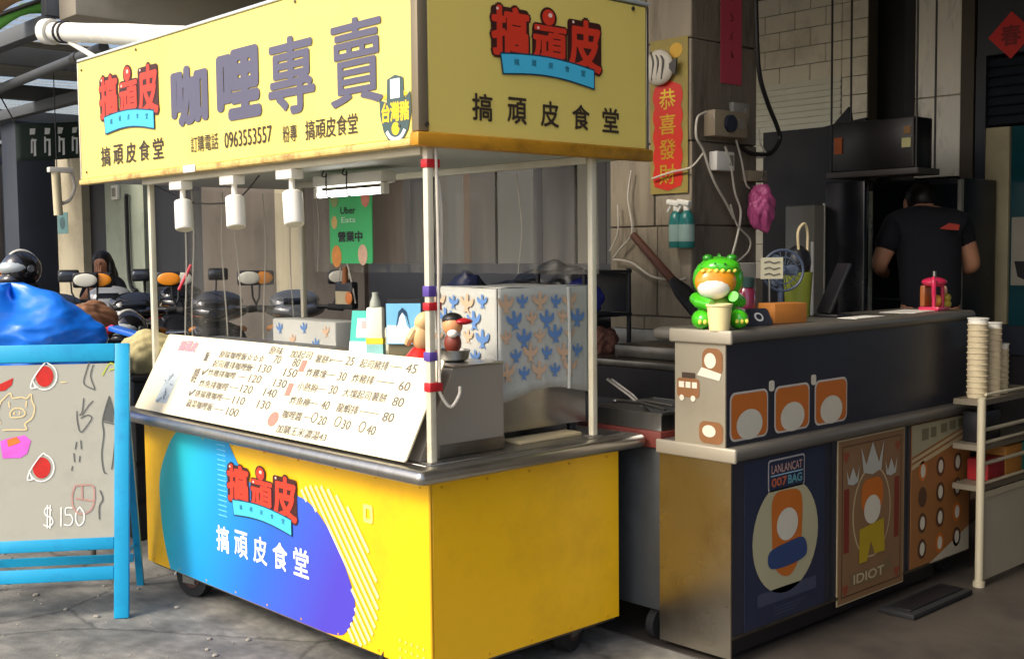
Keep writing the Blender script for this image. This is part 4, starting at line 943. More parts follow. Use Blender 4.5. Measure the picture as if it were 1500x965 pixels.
def helmet(c, m, lab, rz):
    h = thing('helmet', lab, 'helmet', c, rz, world=False)
    mb = MB(); mb.ell((0, 0, .12), (.135, .12, .125), None, 24, 14); mb.ell((.07, 0, .05), (.085, .095, .05)); obj('shell', mb, m, h)
    obj('visor', MB().ell((.035, 0, .13), (.118, .116, .062)), mat('visor_clear', (170, 178, 180), .06, coat=1), h)
    for s in (-1, 1): obj('visor_hinge', MB().cyl((0.0, s * .112, .125), (0, s * .124, .125), .024), mat('scooter_silver_trim', (170, 174, 176)), h)
    obj('stripe', MB().tube([(.125 * math.cos(R(a)) * -1, 0, .122 + .124 * math.sin(R(a))) for a in range(20, 140, 12)], .012, 6), WHITE, h)
    obj('rim_trim', MB().lathe([(.1, 0), (.112, .012), (.1, .024)], (0, 0, .0), 24), RUBBER, h)
helmet((.60, 5.15, 1.30), paint('helmet_black', (24, 24, 28)), 'black full-face helmet with a white stripe perched on the scooter mirrors', R(-170))
helmet((.94, 4.27, .905), paint('helmet_black', (24, 24, 28)), 'black helmet sitting on the seat of the black scooter', R(-160))
single('red_strap', MB().tube(spline([at(262, 425, 'y', 4.6), at(272, 405, 'y', 4.6), at(280, 388, 'y', 4.6)], 4), .012), mat('red_plastic', (214, 50, 70), .35), 'red luggage strap standing up between the parked scooters', 'strap')
sack('beige_bag', at(222, 545, 'y', 3.0), (.17, .13, .13), mat('beige_canvas', (196, 182, 130), .8, var=.12, bump=.3), 'beige canvas bag lying on a crate beside the cart end', 'bag', seed=9, amp=.08)
bgc = at(222, 545, 'y', 3.0)
cr = thing('crate', 'dark plastic crate under the beige canvas bag', 'crate', (bgc.x, bgc.y, 0))
obj('tub', MB().bb(bgc.x - .17, bgc.x + .17, bgc.y - .15, bgc.y + .15, .0, bgc.z - .03, .01), BLACK, cr)
obj('rim', MB().bb(bgc.x - .18, bgc.x + .18, bgc.y - .16, bgc.y + .16, bgc.z - .0295, bgc.z - .002, .006), BLACK, cr)
for z in (.2, .4): obj('rib', MB().bb(bgc.x - .176, bgc.x + .176, bgc.y - .156, bgc.y + .156, z, z + .02), BLACK, cr)
a = at(165, 480, 'y', 3.6); b = at(240, 502, 'y', 3.3)
bp_ = thing('blue_plank', 'glossy blue plank with a red handle lying behind the beige bag', 'plank', (a + b) / 2)
obj('plank', MB().box((a + b) / 2, ((b - a).length, .09, .03), (b - a).to_track_quat('X', 'Z').to_matrix(), .006), mat('blue_lacquer', (24, 100, 200), .25), bp_)
obj('handle', MB().tube(spline([at(143, 478, 'y', 3.6), at(150, 486, 'y', 3.6), at(158, 484, 'y', 3.6), at(166, 480, 'y', 3.6)], 4), .022), mat('red_plastic', (214, 50, 70), .35), bp_)
pb = at(130, 468, 'y', 3.9)
sack('cardboard_bundle', pb - V((0, 0, .12)), (.17, .12, .13), mat('brown_bundle', (138, 96, 66), .8, var=.25, bump=.3), 'brown paper bundle heaped beside the blue bag', 'bundle', seed=12, amp=.1)
st2 = thing('plastic_stool', 'dark plastic stool carrying the brown paper bundle', 'stool', (pb.x, pb.y, 0))
obj('seat', MB().bb(pb.x - .17, pb.x + .17, pb.y - .15, pb.y + .15, pb.z - .16, pb.z - .122, .012), BLACK, st2)
for sx in (-1, 1):
    for sy in (-1, 1): obj('leg', MB().tube([(pb.x + sx * .13, pb.y + sy * .11, pb.z - .161), (pb.x + sx * .16, pb.y + sy * .14, 0)], .017), BLACK, st2)

# ------------------------------------------------------------------ people
def skin_body(name, J, E_, m, parent, sub=2):
    me = bpy.data.meshes.new(name); keys = list(J)
    me.from_pydata([J[k][0] for k in keys], [(keys.index(a), keys.index(b)) for a, b in E_], [])
    o = bpy.data.objects.new('tmp', me); COL.objects.link(o)
    md = o.modifiers.new('s', 'SKIN'); md.use_smooth_shade = True
    for i, k in enumerate(keys):
        r = J[k][1]; me.skin_vertices[0].data[i].radius = (r if isinstance(r, tuple) else (r, r)); me.skin_vertices[0].data[i].use_root = (i == 0)
    ms = o.modifiers.new('d', 'SUBSURF'); ms.levels = sub; ms.render_levels = sub
    dg = bpy.context.evaluated_depsgraph_get(); dg.update()
    nm = bpy.data.meshes.new_from_object(o.evaluated_get(dg)); nm.name = name
    bpy.data.objects.remove(o)
    return finish(name, nm, m, parent)
# cook in a black tee, turned to the cabinet
P = at(1364, 420, 'y', .22)
man = thing('person', 'person in a black t-shirt reaching into the dark glass cabinet', 'person', (P.x, P.y, .136), R(-52), world=False)
J = {'pelvis': ((0, 0, .98), (.17, .12)), 'waist': ((0, .02, 1.12), (.155, .11)), 'chest': ((0, .08, 1.38), (.18, .125)), 'neckb': ((0, .15, 1.53), (.1, .08)), 'neck': ((0, .21, 1.57), .058),
     'shl': ((-.17, .13, 1.49), .072), 'ell': ((-.27, .10, 1.27), .05), 'wrl': ((-.20, .33, 1.22), .034), 'hal': ((-.19, .41, 1.22), (.022, .036)),
     'shr': ((.17, .13, 1.49), .072), 'elr': ((.25, .12, 1.25), .05), 'wrr': ((.14, .34, 1.25), .034), 'har': ((.12, .42, 1.26), (.022, .036)),
     'hipl': ((-.09, 0, .92), .1), 'knl': ((-.1, .03, .52), .07), 'anl': ((-.1, -.02, .09), .045), 'tol': ((-.11, .15, .045), .04),
     'hipr': ((.09, 0, .92), .1), 'knr': ((.1, .03, .52), .07), 'anr': ((.1, -.02, .09), .045), 'tor': ((.11, .15, .045), .04),
     'head': ((0, .29, 1.60), .085), 'crown': ((0, .35, 1.67), .08)}
ED = [('pelvis', 'waist'), ('waist', 'chest'), ('chest', 'neckb'), ('neckb', 'neck'), ('neck', 'head'), ('head', 'crown'), ('neckb', 'shl'), ('shl', 'ell'), ('ell', 'wrl'), ('wrl', 'hal'), ('neckb', 'shr'), ('shr', 'elr'), ('elr', 'wrr'), ('wrr', 'har'),
      ('pelvis', 'hipl'), ('hipl', 'knl'), ('knl', 'anl'), ('anl', 'tol'), ('pelvis', 'hipr'), ('hipr', 'knr'), ('knr', 'anr'), ('anr', 'tor')]
skin_body('body', J, ED, SKIN, man)
TEE = mat('black_tee_cotton', (20, 22, 30), .9, var=.2, scale=8, bump=.3)
def inflate(keys, k): return {a: (J[a][0], tuple(r + k for r in J[a][1]) if isinstance(J[a][1], tuple) else J[a][1] + k) for a in keys}
T = inflate(['pelvis', 'waist', 'chest', 'neckb', 'shl', 'shr', 'neck'], .018); T['elm'] = ((-.245, .11, 1.34), .072); T['erm'] = ((.23, .125, 1.34), .072)
skin_body('t_shirt', T, [('pelvis', 'waist'), ('waist', 'chest'), ('chest', 'neckb'), ('neckb', 'shl'), ('shl', 'elm'), ('neckb', 'shr'), ('shr', 'erm'), ('neckb', 'neck')], TEE, man)
T = inflate(['pelvis', 'hipl', 'knl', 'anl', 'hipr', 'knr', 'anr'], .014)
skin_body('trousers', T, [('pelvis', 'hipl'), ('hipl', 'knl'), ('knl', 'anl'), ('pelvis', 'hipr'), ('hipr', 'knr'), ('knr', 'anr')], mat('dark_trousers', (26, 27, 32), .9, var=.2), man)
obj('hair', MB().ell((0, .30, 1.655), (.098, .108, .1)), HAIR, man)
for s in (-1, 1): obj('ear', MB().ell((s * .092, .30, 1.62), (.014, .026, .034)), SKIN, man)
for s in (-1, 1): obj('shoe', MB().ell((s * .105, .07, .045), (.05, .135, .05)), BLACK, man)
for hx, s in ((-.19, -1), (.12, 1)):
    mb = MB()
    for k in range(4): mb.tube([(hx + (k - 1.5) * .017, .43, 1.225), (hx + (k - 1.5) * .019, .475, 1.22), (hx + (k - 1.5) * .018, .50 - abs(k - 1.3) * .008, 1.195)], [.0095, .009, .007], 7)
    mb.tube([(hx - s * .028, .40, 1.22), (hx - s * .05, .44, 1.21), (hx - s * .045, .47, 1.2)], [.011, .0095, .0075], 7)
    obj('fingers', mb, SKIN, man)
obj('shirt_print', MB().poly(frame((.07, -.102, 1.47), (1, 0, 0), (0, .1, 1)), [(-.05, 0), (.0, .03), (.055, .02), (.05, -.01), (-.01, -.005)], .0), mat('tee_print_red', (176, 60, 44), .8), man, smooth=False)
single('duckboard', MB().bb(P.x - .3, P.x + .3, P.y - .25, P.y + .3, .0065, .135, .01), mat('duckboard_wood', (90, 72, 52), .8, var=.2), 'low wooden duckboard under the cook', 'duckboard')
# woman seated far along the arcade
Wp = at(155, 400, 'y', 9.3)
wo = thing('person', 'person with long black hair in black clothes seated holding a white cup', 'person', (Wp.x, Wp.y, 0), R(-30), world=False)
S = 0.13
JW = {'pelvis': ((0, 0, .62 + S), (.15, .12)), 'waist': ((0, .03, .78 + S), (.12, .1)), 'chest': ((-.01, .0, .98 + S), (.15, .11)), 'neckb': ((-.02, -.03, 1.13 + S), (.09, .07)), 'neck': ((-.03, -.05, 1.19 + S), .05), 'head': ((-.04, -.07, 1.28 + S), .082), 'crown': ((-.04, -.06, 1.37 + S), .075),
      'shl': ((-.16, -.04, 1.08 + S), .06), 'ell': ((-.22, -.2, .90 + S), .042), 'wrl': ((-.10, -.24, 1.10 + S), .03), 'hal': ((-.07, -.2, 1.19 + S), .028),
      'shr': ((.15, -.04, 1.08 + S), .06), 'elr': ((.2, -.16, .86 + S), .042), 'wrr': ((.04, -.34, .90 + S), .03), 'har': ((-.01, -.38, .92 + S), .028),
      'hipl': ((-.09, -.05, .58 + S), .09), 'knl': ((-.1, -.46, .58 + S), .065), 'anl': ((-.1, -.42, .22 + S), .045), 'tol': ((-.1, -.56, .17 + S), .036), 'hipr': ((.09, -.05, .58 + S), .09), 'knr': ((.1, -.46, .58 + S), .065), 'anr': ((.1, -.42, .22 + S), .045), 'tor': ((.1, -.56, .17 + S), .036)}
skin_body('body', JW, ED, SKIN, wo)
J = JW
T = inflate(['pelvis', 'waist', 'chest', 'neckb', 'shl', 'shr', 'ell', 'elr'], .014)
skin_body('top', T, [('pelvis', 'waist'), ('waist', 'chest'), ('chest', 'neckb'), ('neckb', 'shl'), ('shl', 'ell'), ('neckb', 'shr'), ('shr', 'elr')], TEE, wo)
T = inflate(['pelvis', 'hipl', 'knl', 'anl', 'hipr', 'knr', 'anr'], .012)
skin_body('trousers', T, [('pelvis', 'hipl'), ('hipl', 'knl'), ('knl', 'anl'), ('pelvis', 'hipr'), ('hipr', 'knr'), ('knr', 'anr')], MATS['dark_trousers'], wo)
obj('hair', MB().ell((-.03, -.02, 1.335 + S), (.105, .1, .105)).ell((.0, .04, 1.12 + S), (.13, .07, .22)).ell((.06, -.03, 1.2 + S), (.05, .07, .16)), HAIR, wo)
obj('nose', MB().ell((-.045, -.155, 1.3 + S), (.012, .02, .018)), SKIN, wo)
mb = MB()
for k in range(4): mb.tube([(-.085 + k * .018, -.2, 1.21 + S), (-.085 + k * .018, -.185, 1.25 + S), (-.085 + k * .018, -.165, 1.27 + S)], [.009, .008, .007], 6)
mb.tube([(-.05, -.215, 1.17 + S), (-.03, -.2, 1.2 + S), (-.03, -.18, 1.22 + S)], [.01, .009, .007], 6)
for k in range(4): mb.tube([(-.02, -.40, .895 + S + k * .017), (-.055, -.415, .895 + S + k * .017), (-.075, -.39, .895 + S + k * .017)], [.009, .008, .007], 6)
mb.tube([(-.0, -.36, .95 + S), (-.035, -.35, .965 + S), (-.06, -.345, .96 + S)], [.01, .009, .007], 6)
obj('fingers', mb, SKIN, wo)
wr = M.Rotation(R(-30), 3, 'Z')
cp = wr @ V((-.045, -.375, .86 + S)) + V((Wp.x, Wp.y, 0))
single('paper_cup', MB().lathe([(.028, 0), (.037, .11), (.039, .112), (.036, .112)], cp, 16), WHITE, 'white paper cup held by the seated person', 'cup')
so = thing('bar_stool', 'tall black stool under the seated person', 'stool', (Wp.x, Wp.y, 0), R(-30), world=False)
obj('seat', MB().lathe([(.17, .60), (.18, .615), (.17, .63)], (0, 0, 0), 20), BLACK, so)
for a in range(4): obj('leg', MB().cyl((.12 * math.cos(R(45 + 90 * a)), .12 * math.sin(R(45 + 90 * a)), .60), (.2 * math.cos(R(45 + 90 * a)), .2 * math.sin(R(45 + 90 * a)), 0.006), .014), STEELD, so)
obj('foot_ring', MB().tube([(.165 * math.cos(R(a)), .165 * math.sin(R(a)), .26) for a in range(0, 361, 24)], .009, cap=False), STEELD, so)

# ------------------------------------------------------------------ left background odds and ends
q0, q1 = at(22, 172, 'y', 7), at(122, 232, 'y', 7)
bn = thing('hanging_banner', 'dark green banner with white brush lettering hung over the passage', 'banner', ((q0.x + q1.x) / 2, 7, q1.z))
BFm = frame((q0.x, 7, q1.z), (1, 0, 0), (0, 0, 1)); BW, BH = q1.x - q0.x + .5, q0.z - q1.z
def banf(u, v): return BFm(u * BW, v * BH - .05 + .11 * u * u + .05 * u, .02 * math.sin(9 * u))
obj('cloth', MB().grid(banf, 24, 8), mat('banner_dark_green', (44, 60, 54), .7, var=.2), bn, solid=.004)
rr = random.Random(3)
for k in range(8):
    u = .1 + k * .11; mb = MB()
    v0 = -.05 + .11 * u * u + .05 * u
    for j, (du, dv, wu, wv) in enumerate(((0, .16, .05, .05), (.0, .02, .018, .12), (.03, .0, .022, .13), (.01, .11, .045, .02))):
        du += rr.uniform(-.006, .006); x_ = u * BW + du; y_ = v0 + BH * .12 + dv * BH / .28
        mb.poly(BFm, [(x_, y_), (x_ + wu * rr.uniform(.7, 1), y_ + .006), (x_ + wu, y_ + wv * BH / .28), (x_ + .004, y_ + wv * BH / .28 * rr.uniform(.8, 1.1))], .03 + j * .0006)
    obj('brush_mark', mb, PWHITE, bn, smooth=False)
obj('rope', MB().tube([banf(0, 1), banf(0, 1) + V((-.1, .2, .35))], .006).tube([banf(1, 1), banf(1, 1) + V((.1, .2, .5))], .006), WIRE_K, bn)
# white downpipe bracket with hose
wp = at(88, 275, 'y', 6.4)
hb = thing('hanging_pipe', 'white plastic pipe with a looped hose hanging from the arcade ceiling', 'pipe', (wp.x, wp.y, wp.z - .2))
obj('pipe', MB().cyl(wp + V((-.02, 0, -.22)), wp + V((-.03, 0, .12)), .035), mat('cream_pipe', (206, 196, 160), .5), hb)
obj('bracket', MB().bb(wp.x - .09, wp.x + .10, wp.y - .03, wp.y + .03, wp.z + .12, wp.z + .16, .004), WHITE, hb)
obj('hose', MB().tube(spline([wp + V((.08, 0, .16)), wp + V((.12, 0, .02)), wp + V((.07, 0, -.10)), wp + V((-.02, 0, -.13))], 5), .014), WIRE_W, hb)
obj('hanger', MB().cyl(wp + V((-.02, 0, .16)), wp + V((-.02, 0, 2.99 - wp.z)), .004), DARKDOOR, hb)
# posters on the far wall
def wall_poster(px0, py0, px1, py1, c_, lab, nm='wall_poster', x=WX):
    a, b = at(px0, py0, 'x', x - .004), at(px1, py1, 'x', x - .004)
    fr = frame((x - .004, a.y, b.z), (0, -1, 0), (0, 0, 1))
    t = thing(nm, lab, 'poster', (x - .004, (a.y + b.y) / 2, b.z))
    obj('paper', MB().rect(fr, 0, 0, a.y - b.y, a.z - b.z, .002, .0015), mat(nm + str(c_[0]), c_, .6, var=.25, scale=5), t)
    obj('print', MB().poly(fr, circ((a.y - b.y) * .5, (a.z - b.z) * .5, (a.y - b.y) * .28, (a.z - b.z) * .3, 12), .004), mat(nm + 'print' + str(c_[0]), tuple(int(q * .7) for q in c_), .6, var=.3, scale=9), t, smooth=False)
wall_poster(84, 312, 100, 342, (110, 150, 150), 'teal poster on the cream wall between dark doorways')
sb = at(172, 282, 'x', WX)
sb_ = thing('switch_box', 'small white switch box on the pale green wall', 'switch box', (WX, sb.y, sb.z))
obj('box', MB().bb(WX - .05, WX - .002, sb.y - .1, sb.y + .1, sb.z - .1, sb.z + .1, .01), WHITE, sb_)
obj('cover', MB().bb(WX - .056, WX - .0505, sb.y - .05, sb.y + .06, sb.z - .06, sb.z + .06), PLATE, sb_)
# coat stand / bracket on the green wall
cs = at(193, 345, 'x', WX)
single('wall_pipe', MB().tube(spline([(WX - .05, cs.y, cs.z + .55), (WX - .05, cs.y + .03, cs.z + .4), (WX - .05, cs.y, cs.z - .6), (WX - .05, cs.y - .2, cs.z - .75)], 5), .03), BLACK, 'black drain pipe on the pale green wall', 'pipe')
tbl = thing('low_table', 'dark table in front of the seated person', 'table', (Wp.x - .55, Wp.y - .75, 0))
tx, ty = Wp.x - .55, Wp.y - .75
obj('top', MB().bb(tx - .5, tx + .5, ty - .3, ty + .3, .98, 1.02, .005), BLACK, tbl)
for sx in (-1, 1):
    for sy in (-1, 1): obj('leg', MB().bb(tx + sx * .45 - .02, tx + sx * .45 + .02, ty + sy * .25 - .02, ty + sy * .25 + .02, 0, .979), BLACK, tbl)
# awning corner above
a0 = at(-60, 70, 'z', 2.9); AWN = mat('faded_orange_canvas', (214, 168, 120), .8, var=.1, scale=4, trans=0); AWG = mat('green_canvas', (110, 180, 70), .7, var=.1)
q = [at(-120, 62, 'y', 4.6), at(135, -28, 'y', 4.6)]
aw = thing('street_awning', 'faded orange awning with a green hem over the passage', 'awning', (q[0].x, 4.6, q[0].z))
dv = V((-.9, -.25, .55))
obj('canvas', MB().grid(lambda u, v: q[0].lerp(q[1], u) + dv * (v * 1.5) + V((0, 0, .03 * math.sin(u * 14))), 20, 6), AWN, aw, solid=.004)
obj('hem', MB().grid(lambda u, v: q[0].lerp(q[1], u) + V((0, 0, .03 * math.sin(u * 14) - .075 * v)) + dv * -.02, 20, 2), AWG, aw, solid=.006)
obj('pole', MB().cyl(q[0] + V((0, 0, -.01)), q[1] + V((0, 0, -.01)), .014), STEELD, aw)
# conduit pipes crossing the ceiling
for lab, p, q_, r in (('grey steel conduit running under the arcade ceiling above the cart', (.9, 4.4, 2.84), (1.2, 9, 2.84), .035),):
    t = thing('ceiling_pipe', lab, 'pipe', p); p, q_ = V(p), V(q_)
    obj('pipe', MB().cyl(p, q_, r), BEAM, t)
    for k in (.1, .5, .9): obj('collar', MB().cyl(p.lerp(q_, k), p.lerp(q_, k + .02), r * 1.2), STEELD, t)

# ------------------------------------------------------------------ kitchen behind the cart
DKS = mat('sooty_steel', (52, 50, 50), .45, .6, var=.3, dirt=(26, 24, 24), damt=.7)
kt = thing('work_bench', 'long dark steel work bench behind the cart', 'bench', (2.5, 2.6, 0))
obj('top', MB().bb(2.15, 2.8, 1.15, 4.0, .86, .9, .005), DKS, kt)
obj('splash_back', MB().bb(2.66, 2.7, 1.15, 4.0, .9005, 1.43, .004), mat('near_black_panel', (22, 24, 30), .5, var=.3), kt)
obj('cupboard', MB().bb(2.2, 2.78, 1.18, 3.97, .1, .859, .004), BLACK, kt)
for y in (1.25, 2.2, 3.1, 3.9): obj('leg', MB().bb(2.22, 2.26, y - .02, y + .02, 0, .0995), DKS, kt)
BB = mat('black_bin_bag', (11, 12, 18), .42, var=.3, bump=.5, bscale=12)
sack('bin_bag', (2.40, 1.86, .9005), (.24, .52, .285), BB, 'big crumpled black bin bag on the dark work bench', 'bin bag', seed=2, amp=.16)
sack('bin_bag', (2.4, 2.62, .9005), (.2, .28, .25), mat('navy_bin_bag', (18, 24, 54), .42, var=.3, bump=.5, bscale=12), 'smaller dark blue bin bag beside the black one', 'bin bag', seed=5, amp=.16)
# stand with sink and rack between cart and pillar
sk = thing('sink_bench', 'dull steel sink bench against the weathered pillar', 'sink', (1.75, .55, 0))
obj('rear_ledge', MB().bb(1.98, 2.03, .12, 1.0, 1.0, 1.12, .004), STEELD, sk)
obj('deck', MB().bb(1.42, 1.979, .12, 1.0, 1.0, 1.03, .004), STEELD, sk)
obj('basin', MB().bb(1.5, 1.9, .18, .55, 1.0305, 1.09, .012), STEELD, sk)
obj('apron', MB().bb(1.42, 1.44, .13, .99, .86, .9985), DKS, sk)
for x in (1.45, 1.95):
    for y in (.16, .96): obj('leg', MB().cyl((x, y, .006), (x, y, 1.0), .018), STEELD, sk)
obj('lower_shelf', MB().bb(1.45, 1.95, .15, .97, .45, .47), DKS, sk)
ra = thing('wire_rack', 'black wire rack with cloths above the sink bench', 'rack', (1.6, .85, 1.03))
for x in (1.45, 1.75):
    for y in (.68, .98): obj('upright', MB().cyl((x, y, 1.031), (x, y, 1.42), .011), BLACK, ra)
for z in (1.2, 1.40): obj('shelf', MB().bb(1.44, 1.76, .67, .99, z, z + .014), BLACK, ra)
obj('back_board', MB().bb(1.745, 1.76, .685, .975, 1.216, 1.398), BLACK, ra)
sack('blue_cloth', (1.54, .78, 1.216), (.08, .09, .09), mat('blue_rag', (38, 44, 130), .8, bump=.3), 'crumpled blue cloth on the black wire rack', 'cloth', seed=6, amp=.15)
sack('brown_cloth', (1.62, .72, 1.0305), (.07, .06, .07), mat('brown_rag', (110, 70, 56), .8, bump=.3), 'crumpled brown cloth under the black wire rack', 'cloth', seed=8, amp=.15)
# dark cabinet, red board, tray with tongs
cb = thing('grey_cabinet', 'dark grey steel cabinet on casters between the cart and the bar', 'cabinet', (1.3, .2, 0))
obj('body', MB().bb(1.02, 1.4, -.125, .5, .13, .755, .006), mat('slate_cabinet_paint', (72, 76, 78), .45, .3, var=.12, dirt=(44, 44, 46), damt=.5), cb)
obj('door_line', MB().bb(1.0165, 1.0195, .1, .106, .16, .74), BLACK, cb)
for x, y in ((1.07, -.07), (1.35, -.07), (1.07, .44), (1.35, .44)):
    w_ = obj('caster', MB().cyl((x, y - .018, .065), (x, y + .018, .065), .059, n=22), RUBBER, cb)
    obj('fork', MB().bb(x - .02, x + .02, y - .026, y + .026, .09, .129), STEELD, w_)
single('red_board', MB().bb(1.005, 1.4, -.135, .3, .757, .82, .005), mat('oxblood_board', (108, 44, 34), .6, var=.25, scale=6), 'thick oxblood red board on top of the grey cabinet', 'board')
ty = thing('steel_tray', 'shallow steel tray holding tongs on the red board', 'tray', (1.2, .06, .822))
mb = MB(); x0, x1, y0, y1, z0, z1 = 1.02, 1.38, -.125, .22, .8215, .885
mb.bb(x0, x1, y0, y1, z0, z0 + .004)
mb.bb(x0, x0 + .004, y0, y1, z0 + .0045, z1); mb.bb(x1 - .004, x1, y0, y1, z0 + .0045, z1); mb.bb(x0 + .0045, x1 - .0045, y0, y0 + .004, z0 + .0045, z1); mb.bb(x0 + .0045, x1 - .0045, y1 - .004, y1, z0 + .0045, z1)
obj('pan', mb, STEEL, ty)
obj('rim', MB().tube([(x0, y0, z1), (x1, y0, z1), (x1, y1, z1), (x0, y1, z1), (x0, y0, z1)], .005, 6), STEEL, ty)
def tongs(lab, a, b, c_):
    t = thing('tongs', lab, 'tongs', a)
    for e in (b, c_): obj('arm', MB().tube([a, V(a).lerp(V(e), .5) + V((0, 0, .01)), e], [.006, .008, .006], 6), STEEL, t)
    obj('pivot', MB().ell(a, .011), STEEL, t)
tongs('long steel tongs propped open in the steel tray', (1.12, .0, .855), (1.03, .16, 1.0), (1.09, .19, .99))
tongs('steel tongs lying across the tray rim', (1.09, .17, .905), (1.05, -.12, .90), (1.12, -.1, .905))
single('skewer', MB().tube([(1.0, .06, .985), (.995, -.27, .955)], .0035, 6), STEEL, 'thin steel skewer resting across the tongs', 'skewer') if False else None

# ------------------------------------------------------------------ dark bar counter
GX0, GX1, GY0 = 1.004, 2.853, -.462
bar = thing('bar_counter', 'black stepped bar counter with steel ends and posters on its front', 'bar counter', (1.9, -.3, 0))
BARK = mat('blue_black_laminate', (40, 42, 52), .36, var=.15, scale=2, dirt=(46, 46, 50), dscale=1.2, damt=.5)
ENDS = mat('stainless_end', (178, 172, 160), .27, 1, var=.1, scale=2.5, rvar=.08, dirt=(120, 100, 72), dscale=2.2, damt=.45, bump=.06, bscale=4)
CAPM = mat('grey_rolled_edge', (110, 106, 98), .42, .4, var=.12)
CAPE = mat('pale_rolled_end', (166, 158, 140), .45, .4, var=.1)
by1 = -.205; ly1 = -.13
obj('lower_body', MB().bb(GX0 + .008, GX1 - .01, GY0 + .004, ly1 - .01, .10, .745), BARK, bar)
obj('lower_end', MB().bb(GX0, GX0 + .0075, GY0 + .003, ly1, .03, .744), ENDS, bar)
obj('upper_body', MB().bb(GX0 + .008, GX1, GY0 + .03, by1 - .01, .797, 1.168), BARK, bar)
obj('upper_end', MB().bb(GX0, GX0 + .0075, GY0 + .028, by1, .797, 1.168), mat('brushed_pale_end', (168, 160, 140), .45, .6, var=.1, scale=3, dirt=(150, 138, 116), dscale=2.5, damt=.5), bar)
obj('counter_top', MB().bb(GX0 + .004, GX1 + .02, GY0 - .0, by1 + .12, 1.169, 1.214, .02, 4), CAPM, bar)
obj('top_end_cap', MB().bb(GX0 - .014, GX0 + .0035, GY0 - .006, by1 + .02, 1.166, 1.217, .008, 3), CAPE, bar)
obj('ledge', MB().bb(GX0 + .004, GX1 + .02, GY0 - .022, ly1 + .01, .746, .796, .02, 4), CAPM, bar)
obj('ledge_end_cap', MB().bb(GX0 - .014, GX0 + .0035, GY0 - .026, ly1 + .01, .744, .798, .008, 3), CAPE, bar)
obj('toe_board', MB().bb(GX0 + .01, GX1 - .3, GY0 + .03, ly1 - .03, .03, .099), BLACK, bar)
for x in (GX0 + .1, GX1 - .12):
    for y in (GY0 + .08, ly1 - .06):
        c_ = obj('caster', MB().cyl((x, y - .02, .055), (x, y + .02, .055), .05, n=20), RUBBER, bar)
for x in (1.655, 2.255): obj('panel_joint', MB().bb(x - .0025, x + .0025, GY0 + .001, GY0 + .0035, .1, .744), BLACK, bar)
obj('kick_plate', MB().bb(GX0 + .01, GX1 - .012, GY0 + .0005, GY0 + .0035, .1, .112), STEELD, bar)
# end-face stickers: plain brown and white die-cut patches
EFm = frame((GX0, by1, 0), (0, -1, 0), (0, 0, 1)); EW = by1 - GY0 - .03
STB = mat('sticker_brown', (128, 86, 50), .5, var=.15, scale=20); STW = mat('sticker_white', (206, 200, 180), .5, var=.08)
e1 = thing('sticker', 'brown and white die-cut sticker near the top of the steel bar end', 'sticker', (GX0, -.4, 1.05))
obj('patch', MB().poly(EFm, rrect(EW * .56, 1.05, EW * .96, 1.15, .03), .002), STB, e1); obj('print', MB().poly(EFm, circ(EW * .72, 1.105, .026, .028), .0035), STW, e1)
obj('print_base', MB().poly(EFm, [(EW * .46, 1.05), (EW * .9, 1.035), (EW * .94, 1.06), (EW * .55, 1.08)], .0028), STW, e1)
e2 = thing('sticker', 'small brown van sticker on the steel bar end', 'sticker', (GX0, -.25, .95))
obj('van_body', MB().poly(EFm, rrect(EW * .05, .965, EW * .5, 1.035, .012), .002), STB, e2)
obj('van_window', MB().rect(EFm, EW * .09, 1.0, EW * .2, 1.022, .0035).rect(EFm, EW * .23, 1.0, EW * .33, 1.022, .0035).rect(EFm, EW * .36, 1.0, EW * .46, 1.022, .0035), STW, e2)
obj('van_wheel', MB().poly(EFm, circ(EW * .15, .962, .011), .0035).poly(EFm, circ(EW * .38, .962, .011), .0035), STW, e2); obj('roof_load', MB().rect(EFm, EW * .15, 1.036, EW * .42, 1.056, .0025), BROWN, e2)
e3 = thing('sticker', 'brown sticker with a white patch low on the steel bar end', 'sticker', (GX0, -.4, .82))
obj('patch', MB().poly(EFm, rrect(EW * .5, .805, EW * .97, .885, .025), .002), STB, e3); obj('print', MB().poly(EFm, circ(EW * .7, .85, .03, .022), .0035), STW, e3)
# front stickers
BFr = frame((0, GY0 + .03, 0), (1, 0, 0), (0, 0, 1))
ORA = mat('sticker_orange', (190, 104, 34), .45, var=.1, scale=9); OUT = mat('sticker_border', (196, 188, 176), .5)
for k, (u0, lab) in enumerate(((1.03, 'orange and white square sticker at the steel end of the dark bar'), (1.305, 'orange and white square sticker, middle of three on the dark bar'), (1.575, 'orange and white square sticker farthest from the steel bar end'))):
    t = thing('sticker', lab, 'sticker', (u0 + .12, GY0, .82), 0, 'square stickers on the dark bar')
    z0 = .812; u1 = u0 + .235; z1 = .99
    obj('border', MB().poly(BFr, rrect(u0, z0, u1, z1, .03), .002), OUT, t); obj('patch', MB().poly(BFr, rrect(u0 + .008, z0 + .008, u1 - .008, z1 - .008, .026), .0032), ORA, t)
    obj('print', MB().poly(BFr, circ((u0 + u1) / 2, z0 + .055, .08, .056, 22), .0042), STW, t)
for u in (1.285, 1.565): 
    t = single('sticker', MB().poly(BFr, rrect(u - .012, .975, u + .02, 1.015, .01), .002, .0015), STW, 'tiny white tab sticker above the square ones at %s' % ('the steel end' if u < 1.4 else 'the far gap'), 'sticker')
